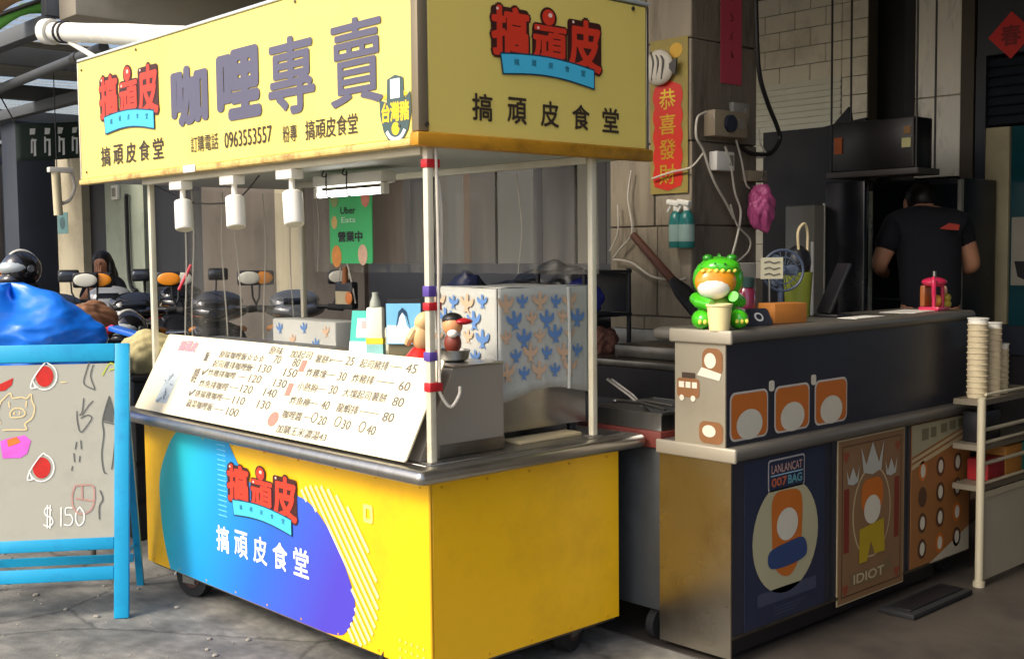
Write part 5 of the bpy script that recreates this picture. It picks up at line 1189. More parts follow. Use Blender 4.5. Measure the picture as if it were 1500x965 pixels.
# posters on the lower front
LFr = frame((0, GY0 + .004, 0), (1, 0, 0), (0, 0, 1))
p1 = thing('poster', 'dark blue poster with a cream oval on the bar front', 'poster', (1.34, GY0, .1))
obj('sheet', MB().rect(LFr, 1.085, .10, 1.61, .735, .003, .0025), mat('poster_navy', (36, 44, 66), .4, var=.1), p1)
obj('oval_print', MB().poly(LFr, circ(1.345, .425, .215, .215, 36), .0045), mat('poster_cream', (176, 170, 134), .5, var=.06), p1, smooth=False)
obj('patch_print', MB().poly(LFr, [tuple(p) for p in spline([(1.25, .47), (1.26, .585), (1.36, .6), (1.44, .575), (1.45, .47), (1.43, .33), (1.36, .27), (1.27, .32)], 6, True)], .0055), ORA, p1, smooth=False)
obj('patch_print', MB().poly(LFr, [tuple(p) for p in spline([(1.235, .38), (1.35, .40), (1.46, .40), (1.475, .33), (1.35, .31), (1.24, .32)], 6, True)], .0064), mat('print_denim', (44, 66, 110), .5), p1, smooth=False)
obj('patch_print', MB().poly(LFr, circ(1.35, .47, .07, .062, 20), .0064), STW, p1, smooth=False)
TAG = mat('poster_tag_border', (176, 170, 168), .5)
obj('tag_border', MB().poly(LFr, rrect(1.225, .605, 1.465, .725, .014), .0045), TAG, p1, smooth=False)
obj('tag_field', MB().poly(LFr, rrect(1.231, .611, 1.459, .719, .011), .0055), MATS['poster_navy'], p1, smooth=False)
lettering('lettering', 'LANLANCAT', LFr, (1.245, .672, 1.445, .705), mat('print_salmon', (188, 150, 136), .5), p1, .01, .0066)
lettering('lettering', '007', LFr, (1.245, .622, 1.345, .656), mat('print_rust', (176, 90, 62), .5), p1, .03, .0066)
lettering('lettering', 'BAG', LFr, (1.352, .622, 1.445, .656), mat('print_aqua', (92, 150, 160), .5), p1, .03, .0066)
obj('rule', MB().rect(LFr, 1.24, .662, 1.45, .666, .0066), mat('print_ice', (150, 190, 210), .5), p1, smooth=False)
obj('caption_block', MB().rect(LFr, 1.16, .185, 1.55, .235, .0045), mat('print_steel_blue', (62, 68, 88), .5), p1, smooth=False)
mb = MB()
for k in range(3): mb.rect(LFr, 1.27, .16 - k * .012, 1.47 - k * .03, .165 - k * .012, .0045)
obj('fine_print', mb, mat('print_steel_blue', (62, 68, 88), .5), p1, smooth=False)['kind'] = 'stuff'
p2 = thing('poster', 'brown playing-card style poster with a cream frame on the bar front', 'poster', (1.95, GY0, .08))
KB = mat('poster_brown', (132, 100, 68), .5, var=.12, scale=8); KC = mat('poster_ivory', (186, 168, 130), .5); KD = mat('poster_dark_brown', (84, 56, 38), .5)
obj('border', MB().rect(LFr, 1.70, .072, 2.225, .742, .003, .0025), KC, p2)
obj('sheet', MB().rect(LFr, 1.706, .078, 2.219, .736, .0045), KB, p2, smooth=False)
mb = MB()
for (a, b, c_, d) in ((1.73, .10, 1.736, .715), (2.19, .10, 2.196, .715), (1.737, .10, 2.189, .105), (1.737, .71, 2.189, .715)): mb.rect(LFr, a, b, c_, d, .0052)
obj('inner_line', mb, KD, p2, smooth=False)
obj('column_print', MB().rect(LFr, 1.745, .28, 1.785, .54, .0052).rect(LFr, 2.14, .28, 2.18, .54, .0052), mat('print_brick', (120, 44, 34), .5), p2, smooth=False)
obj('arch_print', MB().poly(LFr, circ(1.96, .42, .15, .19, 30), .0053), KC, p2, smooth=False); obj('arch_field', MB().poly(LFr, circ(1.96, .42, .142, .182, 30), .006), KB, p2, smooth=False)
obj('patch_print', MB().poly(LFr, rrect(1.875, .42, 2.045, .56, .05), .0068), ORA, p2, smooth=False)
obj('patch_print', MB().poly(LFr, circ(1.96, .43, .065, .06, 20), .0075), STW, p2, smooth=False)
obj('patch_print', MB().poly(LFr, [(1.86, .36), (2.05, .38), (2.06, .24), (1.98, .24), (1.95, .30), (1.92, .22), (1.86, .22)], .0082), mat('print_mustard', (176, 150, 30), .5), p2, smooth=False)
mb = MB()
for cx_, s in ((1.96, 1), (1.81, .55), (2.11, .55)):
    cy_ = .62 if s == 1 else .575
    mb.poly(LFr, [(cx_ + u * s, cy_ + v * s) for u, v in ((-.09, .08), (-.05, .0), (-.03, .035), (0, .09), (.03, .035), (.05, .0), (.09, .09), (.07, -.03), (0, -.045), (-.07, -.03))], .0068)
obj('wing_print', mb, mat('print_dove', (176, 176, 166), .5), p2, smooth=False)
obj('scroll_print', MB().poly(LFr, [(1.79, .135), (2.0, .125), (2.12, .165), (2.11, .215), (2.0, .18), (1.80, .19)], .0056), mat('print_khaki', (120, 100, 70), .5), p2, smooth=False)
lettering('lettering', 'IDIOT', LFr, (1.82, .14, 2.06, .18), KC, p2, .02, .0066)
for u, v in ((1.76, .67), (2.165, .67), (1.76, .13), (2.165, .13)): obj('heart_print', MB().poly(LFr, [(u, v - .028), (u + .024, v + .008), (u + .012, v + .024), (u, v + .012), (u - .012, v + .024), (u - .024, v + .008)], .0056), mat('print_heart', (140, 70, 44), .5), p2, smooth=False)
p3 = thing('poster', 'brown poster with rows of small patches and a pale title band', 'poster', (2.55, GY0, .1))
obj('sheet', MB().rect(LFr, 2.285, .105, 2.825, .74, .003, .0025), mat('poster_caramel', (148, 98, 52), .5, var=.1), p3)
obj('title_band', MB().poly(LFr, [(2.287, .60), (2.823, .70), (2.823, .738), (2.287, .738)], .0042), mat('poster_sage', (156, 150, 122), .5), p3, smooth=False)
obj('stripe', MB().poly(LFr, [(2.287, .545), (2.823, .645), (2.823, .665), (2.287, .565)], .0042).poly(LFr, [(2.287, .575), (2.823, .675), (2.823, .69), (2.287, .59)], .0042), KC, p3, smooth=False)
obj('corner_print', MB().poly(LFr, [(2.45, .107), (2.823, .107), (2.823, .22)], .0042), mat('poster_pale', (180, 172, 150), .5), p3, smooth=False)
for q_ in ((2.37, .665, 2.43, .715), (2.45, .67, 2.50, .715), (2.54, .68, 2.60, .72), (2.62, .685, 2.68, .725), (2.70, .69, 2.76, .728)): obj('title_block', MB().rect(LFr, *q_, .0054), mat('print_olive', (110, 104, 80), .5), p3, smooth=False)
for r_ in range(4):
    for k in range(3):
        u, v = 2.385 + k * .16, .53 - r_ * .115
        obj('patch_print', MB().poly(LFr, circ(u, v, .038, .045, 16), .0042), KD if (r_ + k) % 4 else ORA, p3, smooth=False)
        if (r_, k) != (1, 0): obj('patch_light', MB().poly(LFr, circ(u, v, .022, .03, 14), .0054), STW, p3, smooth=False)

# ------------------------------------------------------------------ things on the bar top
ZR = 1.2145
GRN = mat('glossy_green_vinyl', (70, 186, 30), .25, var=.08, coat=.5); GRD = mat('deep_green_vinyl', (40, 130, 24), .3, coat=.4)
dx, dy = 1.105, -.315
dn = thing('dinosaur_figurine', 'shiny green hooded dinosaur toy sitting with a cream bucket', 'figurine', (dx, dy, ZR), R(-38), world=False)
obj('body', MB().ell((0.01, .02, .075), (.075, .065, .075)), GRN, dn)
hood = MB(); hood.ell((.012, .015, .18), (.095, .085, .085)); hood.ell((.01, -.025, .225), (.075, .06, .035))
obj('hood', hood, GRN, dn)
obj('face', MB().ell((-.012, -.042, .172), (.078, .05, .062)), mat('figurine_amber', (226, 148, 34), .3, coat=.3), dn)
obj('chin', MB().ell((-.022, -.056, .150), (.062, .046, .042)), mat('figurine_white', (236, 230, 214), .3, coat=.3), dn)
mb = MB()
for k in range(6): mb.ell((-.065 + k * .023, -.083 + .012 * abs(k - 2.5) * .5, .212), (.009, .008, .008), None, 8, 6)
obj('teeth', mb, mat('figurine_tooth', (240, 224, 90), .35), dn)
obj('eye_bump', MB().ell((-.035, -.02, .258), (.02, .018, .014)).ell((.055, -.015, .258), (.02, .018, .014)), GRD, dn)
for k, zz_ in enumerate((.255, .215, .165, .11)): obj('spine_plate', MB().ell((.03, .07 + .02 * (k in (1, 2)), zz_), (.008, .02, .02)), GRD, dn)
obj('belly', MB().ell((.0, -.012, .07), (.055, .05, .058)), mat('pale_lime_vinyl', (170, 210, 90), .3, coat=.4), dn)
for s in (-1, 1):
    for k in (-1, 0, 1): obj('claw', MB().ell((s * .068 + k * .018, -.104, .03), (.007, .008, .009), None, 8, 6), MATS['figurine_tooth'], dn)
    obj('nostril', MB().ell((-.02 + s * .018 + .012, -.086, .238), (.005, .004, .004), None, 8, 6), GRD, dn)
    lg = obj('leg', MB().ell((s * .068, -.055, .036), (.036, .052, .036)), GRN, dn)
    obj('arm', MB().tube([(s * .075, .0, .11), (s * .075, -.05, .10), (s * .04, -.09, .09 + .03 * (s > 0))], [.024, .024, .02], 12), GRN, dn)
single('cream_bucket', MB().lathe([(.036, 0), (.045, .085), (.049, .088), (.049, .095), (.044, .095), (.042, .08), (.02, .07)], V((dx, dy, ZR)) + M.Rotation(R(-38), 3, 'Z') @ V((-.018, -.115, .0)), 24), mat('cream_enamel', (232, 216, 158), .4, var=.05), 'cream bucket standing before the green dinosaur toy', 'bucket')
dk = thing('card_holder', 'dark card holder with a round white badge beside the dinosaur toy', 'card', (1.32, -.35, ZR), R(-20), world=False)
fr = lambda u, v, w=0: M.Rotation(R(-35), 3, 'X') @ V((u, -w, v)) + V((0, 0, .002))
obj('plate', MB().poly(fr, rrect(-.07, 0, .07, .075, .015), .0, .006), mat('slate_plastic', (48, 52, 60), .4), dk); obj('badge', MB().poly(fr, circ(.015, .035, .02), .002), WHITE, dk); obj('badge_core', MB().poly(fr, circ(.015, .035, .012), .0035), MATS['slate_plastic'], dk)
obj('white_stand', MB().box((-.085, .01, .035), (.02, .05, .068), M.Rotation(R(18), 3, 'Y'), .004), WHITE, dk)
single('wooden_box', MB().box((1.52, -.32, ZR + .04), (.17, .10, .078), M.Rotation(R(-12), 3, 'Z'), .004), mat('orange_wood', (178, 112, 46), .5, var=.15, stretch=(1, 6, 6)), 'small orange wooden box on the bar top', 'box')
jr = thing('jar', 'clear dark jar with a pink band behind the dinosaur toy', 'jar', (1.42, -.22, ZR))
obj('body', MB().lathe([(.035, 0), (.04, .01), (.04, .12), (.03, .14)], (1.42, -.22, ZR), 18), mat('jar_maroon', (120, 36, 62), .15, coat=.5), jr)
obj('lid', MB().lathe([(.034, .14), (.036, .175), (.03, .18)], (1.42, -.22, ZR), 18), mat('jar_lid_teal', (40, 64, 60), .4), jr)
single('tissue_box', MB().bb(1.4, 1.56, -.17, -.09, ZR + .0, ZR + .235, .004), mat('greige_box', (150, 146, 134), .7), 'tall greige box standing behind the maroon jar', 'box')
sg2 = thing('price_card', 'small handwritten price card clipped above the bar', 'card', (1.57, -.235, ZR))
obj('stem', MB().cyl((1.57, -.225, ZR), (1.57, -.225, ZR + .17), .005), STEEL, sg2)
c0 = V((1.57, -.235, ZR + .17)); fr = frame(c0, (.85, -.5, 0), (0, 0, 1))
obj('card', MB().rect(fr, -.045, 0, .05, .085, .0, .003), mat('card_buff', (200, 196, 166), .6), sg2)
mb = MB(); rr = random.Random(5)
for k in range(3): mb.stroke(fr, [(-.03, .065 - k * .024), (-.01, .07 - k * .024), (.01, .062 - k * .024), (.035, .068 - k * .024)], .005, .002)
obj('scribble', mb, INK, sg2, smooth=False)
fn = thing('table_fan', 'small grey blue table fan behind the wooden box', 'fan', (1.76, -.15, ZR))
FANM = mat('fan_slate_blue', (72, 84, 104), .4, var=.1); c0 = V((1.76, -.16, ZR + .2)); nrm = V((-.65, -.76, 0)).normalized(); fr = frame(c0, (.76, -.65, 0), (0, 0, 1))
obj('base', MB().lathe([(.06, 0), (.06, .015), (.02, .03), (.012, .05)], (1.76, -.15, ZR), 20), FANM, fn); obj('stem', MB().cyl((1.76, -.15, ZR + .05), (1.76, -.15, ZR + .19), .012), FANM, fn)
gl = obj('guard', MB().tube([fr(*p, .0) for p in circ(0, 0, .085, n=28) + [(.085, 0)]], .006, 6).tube([fr(*p, .015) for p in circ(0, 0, .055, n=24) + [(.055, 0)]], .003, 5), FANM, fn)
for a in range(0, 360, 20): obj('guard_wire', MB().cyl(fr(.012 * math.cos(R(a)), .012 * math.sin(R(a)), .018), fr(.085 * math.cos(R(a)), .085 * math.sin(R(a)), 0), .0018, n=5), FANM, fn)
for a in range(0, 360, 120): obj('blade', MB().ell(fr(.04 * math.cos(R(a)), .04 * math.sin(R(a)), -.012), (.034, .006, .024), M.Rotation(R(-40), 3, 'Z') @ M.Rotation(R(-a), 3, 'Y')), mat('fan_blade', (110, 122, 140), .3), fn)
obj('hub', MB().ell(fr(0, 0, 0), (.02, .02, .02)), FANM, fn)
gt = thing('green_tub', 'lime green tub with a dark bag and loop handle on the bar', 'tub', (1.93, -.12, ZR))
obj('tub', MB().lathe([(.05, .0), (.062, .19), (.058, .19), (.04, .17)], (1.93, -.12, ZR), 20), mat('lime_plastic', (140, 150, 50), .45), gt); obj('bag', MB().ell((1.93, -.12, ZR + .23), (.06, .055, .075)), BLACK, gt)
obj('handle', MB().tube(spline([(1.905, -.14, ZR + .28), (1.90, -.14, ZR + .36), (1.93, -.15, ZR + .395), (1.955, -.15, ZR + .36), (1.955, -.15, ZR + .28)], 6), .006), mat('rope_handle', (196, 180, 140), .8), gt)
# dark leaning tablet / chair back
tl_ = thing('tablet_stand', 'black tilted screen stand beside the lime tub', 'screen', (1.99, -.24, ZR))
obj('screen', MB().box((2.02, -.24, ZR + .12), (.015, .13, .23), M.Rotation(R(-35), 3, 'Z') @ M.Rotation(R(24), 3, 'Y'), .005), BLACK, tl_); obj('foot', MB().bb(1.95, 2.07, -.30, -.18, ZR, ZR + .012, .004), BLACK, tl_)
single('paper_sheet', MB().box((2.55, -.3, ZR + .002), (.3, .16, .002), M.Rotation(R(8), 3, 'Z')), WHITE, 'white paper sheet on the bar top before the cook', 'paper')
single('paper_sheet', MB().box((2.02, -.37, ZR + .002), (.24, .09, .002), M.Rotation(R(3), 3, 'Z')), WHITE, 'narrow white paper slip on the bar top beside the tablet', 'paper')
pk = thing('pink_dispenser', 'glossy pink toy dispenser with a caramel window near the end of the bar', 'dispenser', (2.72, -.33, ZR))
PK = mat('glossy_pink', (206, 44, 84), .25, coat=.5); y = -.33; x = 2.72
obj('base', MB().bb(x - .055, x + .055, y - .05, y + .05, ZR, ZR + .018, .006), PK, pk)
for s in (-1, 1): obj('column', MB().cyl((x + s * .04, y - .02, ZR + .018), (x + s * .04, y - .02, ZR + .115), .009), PK, pk)
obj('back', MB().bb(x - .05, x + .05, y + .02, y + .045, ZR + .018, ZR + .115, .006), mat('caramel_plastic', (150, 86, 40), .35), pk)
obj('top', MB().ell((x, y, ZR + .13), (.065, .055, .024)), PK, pk); obj('spout', MB().tube(spline([(x - .05, y - .02, ZR + .135), (x - .085, y - .04, ZR + .15), (x - .10, y - .05, ZR + .12), (x - .10, y - .05, ZR + .07)], 4), .01), PK, pk); obj('knob', MB().cyl((x, y, ZR + .15), (x, y, ZR + .18), .008), STEEL, pk)
obj('candy', MB().ell((x, y - .015, ZR + .045), (.022, .02, .028)), mat('candy_amber', (214, 150, 60), .3), pk)
yf = thing('yellow_figurine', 'tiny yellow figurine beside the pink toy dispenser', 'figurine', (2.90, -.33, ZR))
obj('body', MB().ell((2.90, -.33, ZR + .022), (.03, .026, .024)).ell((2.905, -.335, ZR + .055), (.018, .018, .02)), mat('figurine_yellow', (190, 170, 60), .4), yf) if False else obj('body', MB().ell((2.83, -.33, ZR + .024), (.03, .026, .024)).ell((2.835, -.335, ZR + .055), (.018, .018, .02)), mat('figurine_yellow', (190, 170, 60), .4), yf)
obj('ear', MB().ell((2.845, -.32, ZR + .085), (.012, .01, .024)), mat('figurine_peach', (206, 160, 130), .4), yf)

# ------------------------------------------------------------------ kitchen on the right, behind the bar
gp = lambda px, py, x: at(px, py, 'x', x)
KX = 3.95
a, b = gp(1272, 268, KX), gp(1410, 258, KX)
fg = thing('glass_cabinet', 'tall dark glass-fronted cabinet with bright metal edges behind the cook', 'cabinet', (KX + .3, (a.y + b.y) / 2, 0))
obj('carcass', MB().bb(KX + .02, KX + .42, b.y, a.y, .02, a.z, .005), mat('cabinet_black', (16, 18, 24), .4, var=.2), fg)
obj('glass', MB().bb(KX, KX + .0195, b.y + .03, a.y - .03, .2, a.z - .03), GLASSD, fg)
obj('edge', MB().bb(KX - .01, KX + .019, a.y - .029, a.y, .06, a.z - .05), mat('bright_edge', (226, 224, 200), .3, .3), fg); obj('edge', MB().bb(KX - .01, KX + .019, b.y, b.y + .022, .06, a.z - .01), mat('dull_edge', (150, 148, 140), .35, .5), fg)
obj('top_strip', MB().bb(KX - .008, KX + .019, b.y + .0225, a.y - .0295, a.z - .0295, a.z), BLACK, fg)
for z in (1.2, 1.55): obj('inner_shelf', MB().bb(KX - .002, KX - .0005, b.y + .05, a.y - .05, z, z + .008), mat('shelf_edge', (80, 76, 70), .4, .5), fg)
# stacked black boards / freezer side
a2, b2 = gp(1118, 190, 3.6), gp(1268, 178, 3.6)
bk = thing('black_panel_stand', 'matt black board stand covering the wall under the cream tiles', 'panel', (3.65, (a2.y + b2.y) / 2, 0))
obj('board', MB().bb(3.6, 3.64, b2.y, a2.y, .006, a2.z - .02), mat('matt_black_board', (15, 16, 22), .6, var=.25), bk)
fr = frame((3.6, a2.y, a2.z - .02), (0, -1, 0), (0, 0, 1)); W = a2.y - b2.y
obj('torn_edge', MB().poly(fr, [(0, -.005), (W * .55, -.005), (W * .7, .01), (W * .84, .10), (W * .86, .02), (W, .03), (W, -.005)], -.001, .03), MATS['matt_black_board'], bk)
a3, b3 = gp(1218, 182, 3.4), gp(1340, 178, 3.4); zb3 = gp(1218, 262, 3.4).z
ov = thing('oven', 'dark oven on a high shelf beside the marble wall', 'oven', (3.6, (a3.y + b3.y) / 2, zb3))
obj('body', MB().bb(3.4, 3.59, b3.y, a3.y, zb3 + .035, a3.z, .006), mat('oven_brown_black', (26, 22, 22), .35, var=.3), ov)
obj('shelf', MB().bb(3.38, 3.62, b3.y - .03, a3.y + .02, zb3, zb3 + .033, .003), mat('shelf_taupe', (64, 58, 54), .5), ov)
obj('label', MB().bb(3.394, 3.399, b3.y + .02, b3.y + .07, a3.z - .16, a3.z - .11), mat('label_pale_yellow', (196, 190, 130), .6), ov); obj('label', MB().bb(3.394, 3.399, b3.y + .02, b3.y + .06, a3.z - .09, a3.z - .05), mat('label_brown', (140, 106, 60), .6), ov)
obj('orange_sticker', MB().bb(3.394, 3.399, a3.y - .07, a3.y - .02, a3.z - .17, a3.z - .08, .002), mat('sticker_deep_orange', (170, 84, 30), .6, var=.3, scale=30), ov); obj('door_edge', MB().bb(3.392, 3.399, b3.y + .001, b3.y + .009, zb3 + .05, a3.z - .01), mat('shelf_edge', (80, 76, 70)), ov)
for y in (a3.y - .0, b3.y - .01):
    for x in (3.4, 3.6): obj('hanging_rod', MB().cyl((x, y, zb3 + .034), (x, y, 3.249), .006, n=8), DKS, ov)
a4, b4 = gp(1150, 302, 3.2), gp(1193, 302, 3.2)
wf = thing('small_fridge', 'small grey fridge with a black top beside the tall dark door', 'fridge', (3.3, (a4.y + b4.y) / 2, 0))
obj('body', MB().bb(3.2, 3.55, b4.y, a4.y, .03, a4.z, .008), mat('fridge_grey', (124, 120, 108), .4, var=.08), wf); obj('door_edge', MB().bb(3.19, 3.1995, b4.y, b4.y + .016, .05, a4.z - .2), WHITE, wf); obj('handle', MB().bb(3.165, 3.188, a4.y - .05, a4.y - .03, 1.1, 1.4, .004), BLACK, wf)
for y in (a4.y - .03, b4.y + .03):
    for x in (3.24, 3.5): obj('foot', MB().cyl((x, y, .006), (x, y, .03), .015), BLACK, wf)
a5, b5 = gp(1204, 300, 3.3), gp(1266, 300, 3.3)
td = thing('tall_fridge', 'tall black fridge door with a thin bright edge behind the bar', 'fridge', (3.45, (a5.y + b5.y) / 2, 0))
obj('door', MB().bb(3.3, 3.35, b5.y, a5.y - .02, .03, gp(1204, 268, 3.3).z, .006), mat('fridge_black', (12, 14, 20), .25, var=.3), td); obj('edge', MB().bb(3.296, 3.349, a5.y - .0195, a5.y - .009, .03, gp(1204, 298, 3.3).z), MATS['bright_edge'], td)
for y in (a5.y - .06, b5.y + .04): obj('foot', MB().cyl((3.325, y, .006), (3.325, y, .03), .015), BLACK, td)

# paper cups on a rack at the right
rk = thing('steel_rack', 'cream framed shelf rack at the end of the bar', 'rack', (2.85, -.5, 0))
RKM = mat('cream_rack_tube', (186, 178, 152), .45, .2, var=.08)
rx0, rx1, ry0, ry1 = 2.60, 3.25, -.62, -.36
rx0b = 2.905
RY0, RY1 = -.62, -.2
for x, y in ((2.60, RY0), (3.3, RY0), (3.3, RY1), (2.885, RY1)): obj('upright', MB().cyl((x, y, .006), (x, y, .845), .018), RKM, rk)
for z in (.82, .62, .44):
    obj('shelf', MB().poly(frame((0, 0, z), (1, 0, 0), (0, 1, 0)), [(2.60, RY0), (3.3, RY0), (3.3, RY1), (2.885, RY1), (2.885, -.49), (2.60, -.49)], .012, .024), mat('rack_shelf', (120, 112, 96), .5, .3, var=.15), rk)
obj('side_panel', MB().bb(2.62, 3.3, RY0 - .006, RY0 + .004, .03, .415), mat('grey_bin_plastic', (166, 160, 142), .6, var=.1), rk)
for z in (.70, .55): obj('rail', MB().cyl((2.618, RY0, z), (3.282, RY0, z), .009), RKM, rk)
for z in (.85, .64, .46): obj('edge_rail', MB().bb(2.62, 3.28, RY0 - .012, RY0 + .0, z, z + .012, .003), RKM, rk)
obj('cabinet_edge', MB().bb(2.62, 3.3, RY0 - .012, RY0 - .0065, .40, .425), RKM, rk)
obj('foot', MB().cyl((2.60, RY0, .0061), (2.60, RY0, .03), .026), RKM, rk)
CUPM = mat('kraft_print_cup', (196, 182, 150), .6, var=.12, scale=25)
def cup_stack(x, y, n, r, lab):
    t = thing('cup_stack', lab, 'paper cups', (x, y, .8325)); z = .8325
    for k in range(n):
        obj('cup', MB().lathe([(r * .93, 0), (r * .97, .018), (r * 1.04, .0205), (r * 1.04, .0235), (r * .95, .025)], (x, y, z), 20), CUPM if k < n - 1 else WHITE, t); z += .0255
cup_stack(2.70, -.55, 14, .045, 'tall stack of kraft paper cups with a white lid on the rack')
cup_stack(2.83, -.56, 13, .038, 'slimmer stack of kraft paper cups with a white lid on the rack')
cup_stack(2.93, -.55, 9, .036, 'short stack of kraft paper cups at the rack middle')
for lab, x, c_, m, z in (('dark wire basket tucked on the second rack shelf', 2.75, (30, 30, 32), BLACK, .632), ('orange cardboard box on the lower rack shelf', 2.98, (176, 120, 50), mat('cardboard_orange', (176, 120, 50), .7), .452), ('red plastic box on the lower rack shelf', 2.80, (150, 30, 36), mat('red_box', (150, 34, 40), .4), .452), ('green plastic tub on the lower rack shelf', 3.16, (30, 110, 90), mat('green_box', (30, 104, 84), .5), .452)):
    single('storage_box', MB().bb(x - .085, x + .085, -.60, -.5, z + .0005, z + (.10 if 'red' in lab else .14), .008), m, lab, 'box')
mt = thing('black_mat', 'black rubber base block under the bar beside the rack', 'mat', (2.2, -.58, .006))
obj('slab', MB().bb(1.95, 2.46, -.66, -.50, .0065, .03, .006), RUBBER, mt); obj('ridge', MB().bb(1.98, 2.43, -.63, -.53, .0305, .036, .002), BLACK, mt)

# ------------------------------------------------------------------ on the pillar
FCX = PX0 - .006
fcf = frame((FCX, 0, 0), (0, -1, 0), (0, 0, 1))
def fy(px, py): p = at(px, py, 'x', FCX); return (-p.y, p.z)
fc = thing('new_year_scroll', 'red and gold new year scroll with a fish on the weathered pillar', 'scroll', (FCX, .66, 1.78))
l0, t0 = fy(953, 62); r0, b0 = fy(1008, 282)
obj('backing', MB().rect(fcf, l0, b0, r0, t0, .002, .003), mat('gilt_floral_paper', (150, 132, 62), .6, var=.35, scale=14), fc)
l1, t1 = fy(957, 130); r1, b1 = fy(1001, 272); hw_ = (r1 - l1) / 2; cu_ = (l1 + r1) / 2
sc_ = []
N_ = 5
for i in range(N_):
    za = t1 - (t1 - b1) * i / N_; zb_ = t1 - (t1 - b1) * (i + 1) / N_
    for t_ in (0, .25, .5, .75): sc_.append((cu_ + hw_ * (.86 + .14 * math.sin(math.pi * t_)), za + (zb_ - za) * t_))
sc_.append((cu_ + hw_ * .86, b1)); sc_ = [(cu_, t1 + .03)] + sc_ + [(cu_, b1 - .02)] + [(2 * cu_ - u, v) for u, v in sc_[::-1]]
obj('red_panel', MB().poly(fcf, sc_, .0045), mat('festive_red', (206, 44, 24), .5, var=.1), fc, smooth=False)
GOLD = mat('gold_foil', (226, 184, 60), .35, .5)
hh = (t1 - b1) / 4
for i, ch in enumerate('恭喜發財'): lettering('lettering', ch, fcf, (cu_ - hw_ * .55, t1 - (i + .92) * hh, cu_ + hw_ * .55, t1 - (i + .1) * hh), GOLD, fc, .01, .006)
fu, fv = fy(970, 100)
fsh = obj('fish', MB().ell(fcf(fu, fv, .025), (.03, .09, .085), M.Rotation(R(25), 3, 'X')), mat('fish_white', (200, 192, 172), .5, var=.1), fc)
obj('fish_tail', MB().poly(fcf, [(fu + .06, fv + .0), (fu + .12, fv + .03), (fu + .11, fv - .05)], .04, .01), mat('fish_tail_grey', (70, 66, 60), .6), fsh)
for k in range(3): obj('fish_stripe', MB().tube(spline([fcf(fu - .04 + k * .03, fv + .075 - .01 * k, .038), fcf(fu - .01 + k * .03, fv + .02, .056), fcf(fu - .03 + k * .03, fv - .06, .042)], 5), .005, 6), mat('fish_line', (90, 86, 80), .6), fsh)
obj('flower_print', MB().poly(fcf, circ(r0 - .07, t0 - .06, .04, .035, 12), .004), mat('print_marigold', (206, 160, 50), .6), fc, smooth=False)
pf = frame((0, PY0 - .004, 0), (1, 0, 0), (0, 0, 1))
k0, k1 = at(1055, 60, 'y', PY0), at(1085, 126, 'y', PY0)
pbn = thing('pink_banner', 'long faded pink paper strip pasted on the dark side of the pillar', 'banner', (k0.x, PY0, k1.z))
obj('paper', MB().rect(pf, k0.x, k1.z, k1.x, 3.1, .001, .003), mat('faded_pink_paper', (184, 64, 84), .7, var=.1), pbn)
mb = MB(); rr = random.Random(2)
for k in range(7):
    zc_ = 2.45 + k * .09; uc = (k0.x + k1.x) / 2
    for j in range(3): mb.stroke(pf, [(uc + rr.uniform(-.02, 0), zc_ + rr.uniform(-.02, .02)), (uc + rr.uniform(0, .02), zc_ + rr.uniform(-.02, .02))], .005, .003 + j * .0003)
obj('faded_marks', mb, mat('faded_maroon', (110, 36, 50), .7), pbn, smooth=False)
def ebox(px0, py0, px1, py1, d, m, lab, knob=True):
    a, b = at(px0, py0, 'y', PY0), at(px1, py1, 'y', PY0)
    t = thing('electric_box', lab, 'electric box', ((a.x + b.x) / 2, PY0, b.z))
    obj('case', MB().bb(a.x, b.x, PY0 - d, PY0 - .001, b.z, a.z, .006), m, t)
    cx_, cz_ = (a.x + b.x) / 2, (a.z + b.z) / 2
    if knob: obj('dial', MB().cyl((cx_ - .02, PY0 - d - .001, cz_), (cx_ - .02, PY0 - d - .02, cz_), min(b.x - a.x, a.z - b.z) * .33, n=18), mat('dial_navy', (30, 34, 52), .35), t)
    obj('cover', MB().bb(cx_ + (b.x - a.x) * .2, cx_ + (b.x - a.x) * .4, PY0 - d - .004, PY0 - d - .0005, cz_ - .02, cz_ + .03), PLATE, t)
EB = mat('beige_electric_case', (150, 136, 112), .5, var=.1)
ebox(1030, 162, 1078, 205, .07, EB, 'beige meter box with a dark round dial on the pillar')
ebox(1067, 150, 1091, 186, .03, mat('grey_breaker', (140, 138, 130), .5), 'small grey breaker box behind the meter on the pillar', False)
ebox(1038, 222, 1064, 252, .05, WHITE, 'white socket box under the meter on the pillar', False)
ebox(1085, 250, 1112, 268, .05, EB, 'low beige socket on the corner of the pillar', False)
def cable(pts, r, m, lab): single('cable', MB().tube(spline(pts, 6), r, 6), m, lab, 'cable')
Yp = PY0 - .05
def cp_(L, y=Yp): return [at(px, py, 'y', y) for px, py in L]
cable(cp_([(1035, 165), (1022, 172), (1020, 200), (1030, 220), (1038, 245), (1048, 270), (1062, 295), (1075, 320)]), .006, WIRE_W, 'pale cable drooping from the meter box')
cable(cp_([(1062, 215), (1070, 240), (1076, 280), (1085, 310), (1080, 345), (1072, 375)]), .006, WIRE_W, 'pale cable hanging straight below the socket box')
cable(cp_([(1106, -70), (1108, 30), (1112, 105), (1124, 150), (1138, 185), (1142, 205), (1128, 225), (1100, 225), (1085, 215)]), .012, WIRE_K, 'thick black cable looped at the corner of the pillar')
cable(cp_([(1112, 190), (1114, 210), (1122, 228), (1108, 230)]), .005, WIRE_W, 'thin white cable loop beside the black one')
cable(cp_([(1078, 205), (1086, 235), (1092, 268), (1098, 276)]), .005, WIRE_W, 'pale cable ending at the low beige socket')
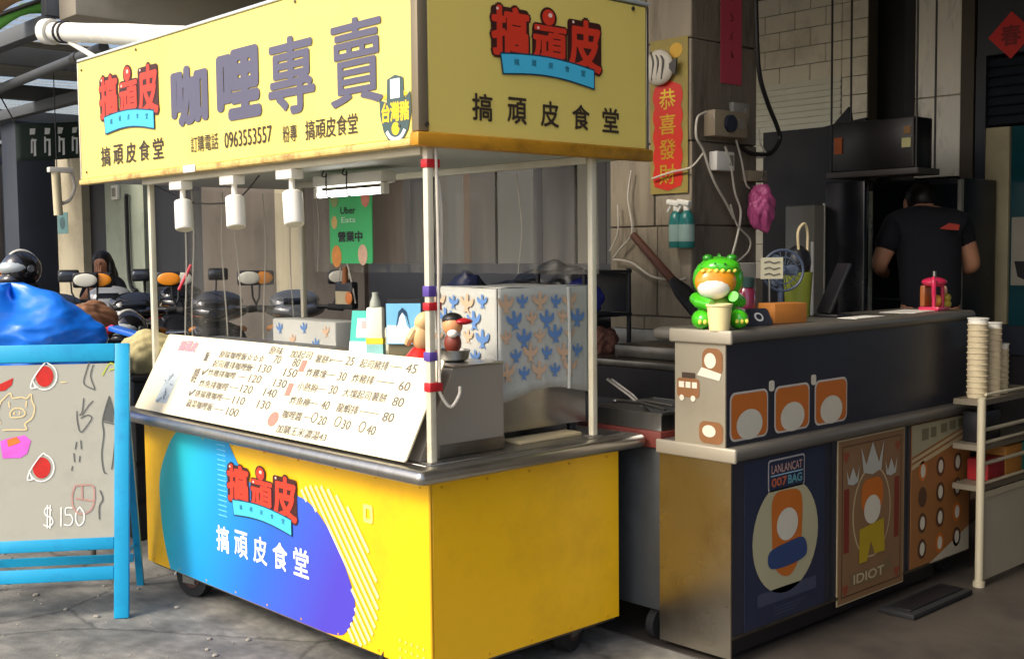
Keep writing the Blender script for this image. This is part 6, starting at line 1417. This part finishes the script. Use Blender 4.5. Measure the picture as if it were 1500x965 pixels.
cable(cp_([(1070, 300), (1080, 330), (1098, 350), (1096, 368), (1078, 385)], .5), .005, WIRE_W, 'pale cable curling down behind the fan')
Xp = PX0 - .03
def cx2(L, x=Xp): return [at(px, py, 'x', x) for px, py in L]
cable(cx2([(925, 250), (920, 290), (926, 340), (908, 365), (898, 378)]), .006, WIRE_W, 'white cable dropping down the pale side of the pillar')
cable(cx2([(898, 380), (925, 385), (955, 405), (990, 410), (1005, 408)]), .006, WIRE_W, 'white cable sagging across the pillar under the spray bottles')
cable(cx2([(955, 262), (985, 252), (1012, 245), (1030, 225)]), .005, WIRE_W, 'white cable running over the scroll to the meter')
cable(cx2([(905, 300), (905, 340), (893, 368)]), .005, WIRE_W, 'short white cable near the cart back post')
# spray bottles
def spray(px, lab):
    b_ = at(px, 363, 'x', PX0 - .045)
    t = thing('spray_bottle', lab, 'spray bottle', b_, 0, 'spray bottles hung on the pillar')
    obj('bottle', MB().lathe([(.034, 0), (.037, .01), (.037, .12), (.03, .155), (.014, .175)], b_, 20), mat('teal_spray_plastic', (34, 116, 110), .3, var=.1), t)
    obj('label', MB().lathe([(.0378, .03), (.0378, .11)], b_, 20), mat('spray_label', (150, 176, 166), .5), t)
    h_ = obj('trigger_head', MB().cyl(b_ + V((0, 0, .175)), b_ + V((0, 0, .2)), .016), WHITE, t)
    obj('nozzle', MB().box(b_ + V((-.006, .012, .213)), (.03, .075, .026), M.Rotation(R(10), 3, 'X'), .006), WHITE, h_); obj('lever', MB().tube([b_ + V((-.006, .03, .2)), b_ + V((-.01, .045, .17))], .006), WHITE, h_)
spray(991, 'teal spray bottle with white trigger hung on the pillar, scroll side')
spray(1006, 'teal spray bottle with white trigger hung at the pillar corner')
a, b = at(928, 345, 'x', PX0 - .05), at(1018, 448, 'x', PX0 - .16)
br = thing('broom', 'brown broom leaning against the pillar behind the dinosaur toy', 'broom', (b.x, b.y, 1.0))
d = (b - a); obj('handle', MB().cyl(a, a + d * .66, .02, .022), mat('broom_stick', (96, 58, 42), .6, var=.15), br); obj('head', MB().tube([a + d * .66, a + d * .8, a + d * 1.25], [.024, .04, .05], 10), BLACK, br)
# pink bag on the pillar corner
pbg = at(1116, 292, 'y', PY0 - .09)
sack('pink_bag', pbg - V((0, 0, .13)), (.075, .06, .115), mat('pink_plastic_bag', (188, 84, 134), .45, var=.1, bump=.4), 'crumpled pink bag hanging at the corner of the pillar', 'bag', seed=3, amp=.13, flat=False)
single('hook', MB().tube(spline([(PX1 - .03, PY0 - .001, pbg.z + .14), (PX1 - .02, PY0 - .06, pbg.z + .13), (pbg.x, PY0 - .09, pbg.z + .10)], 4), .006), STEEL, 'steel hook holding the pink bag', 'hook')
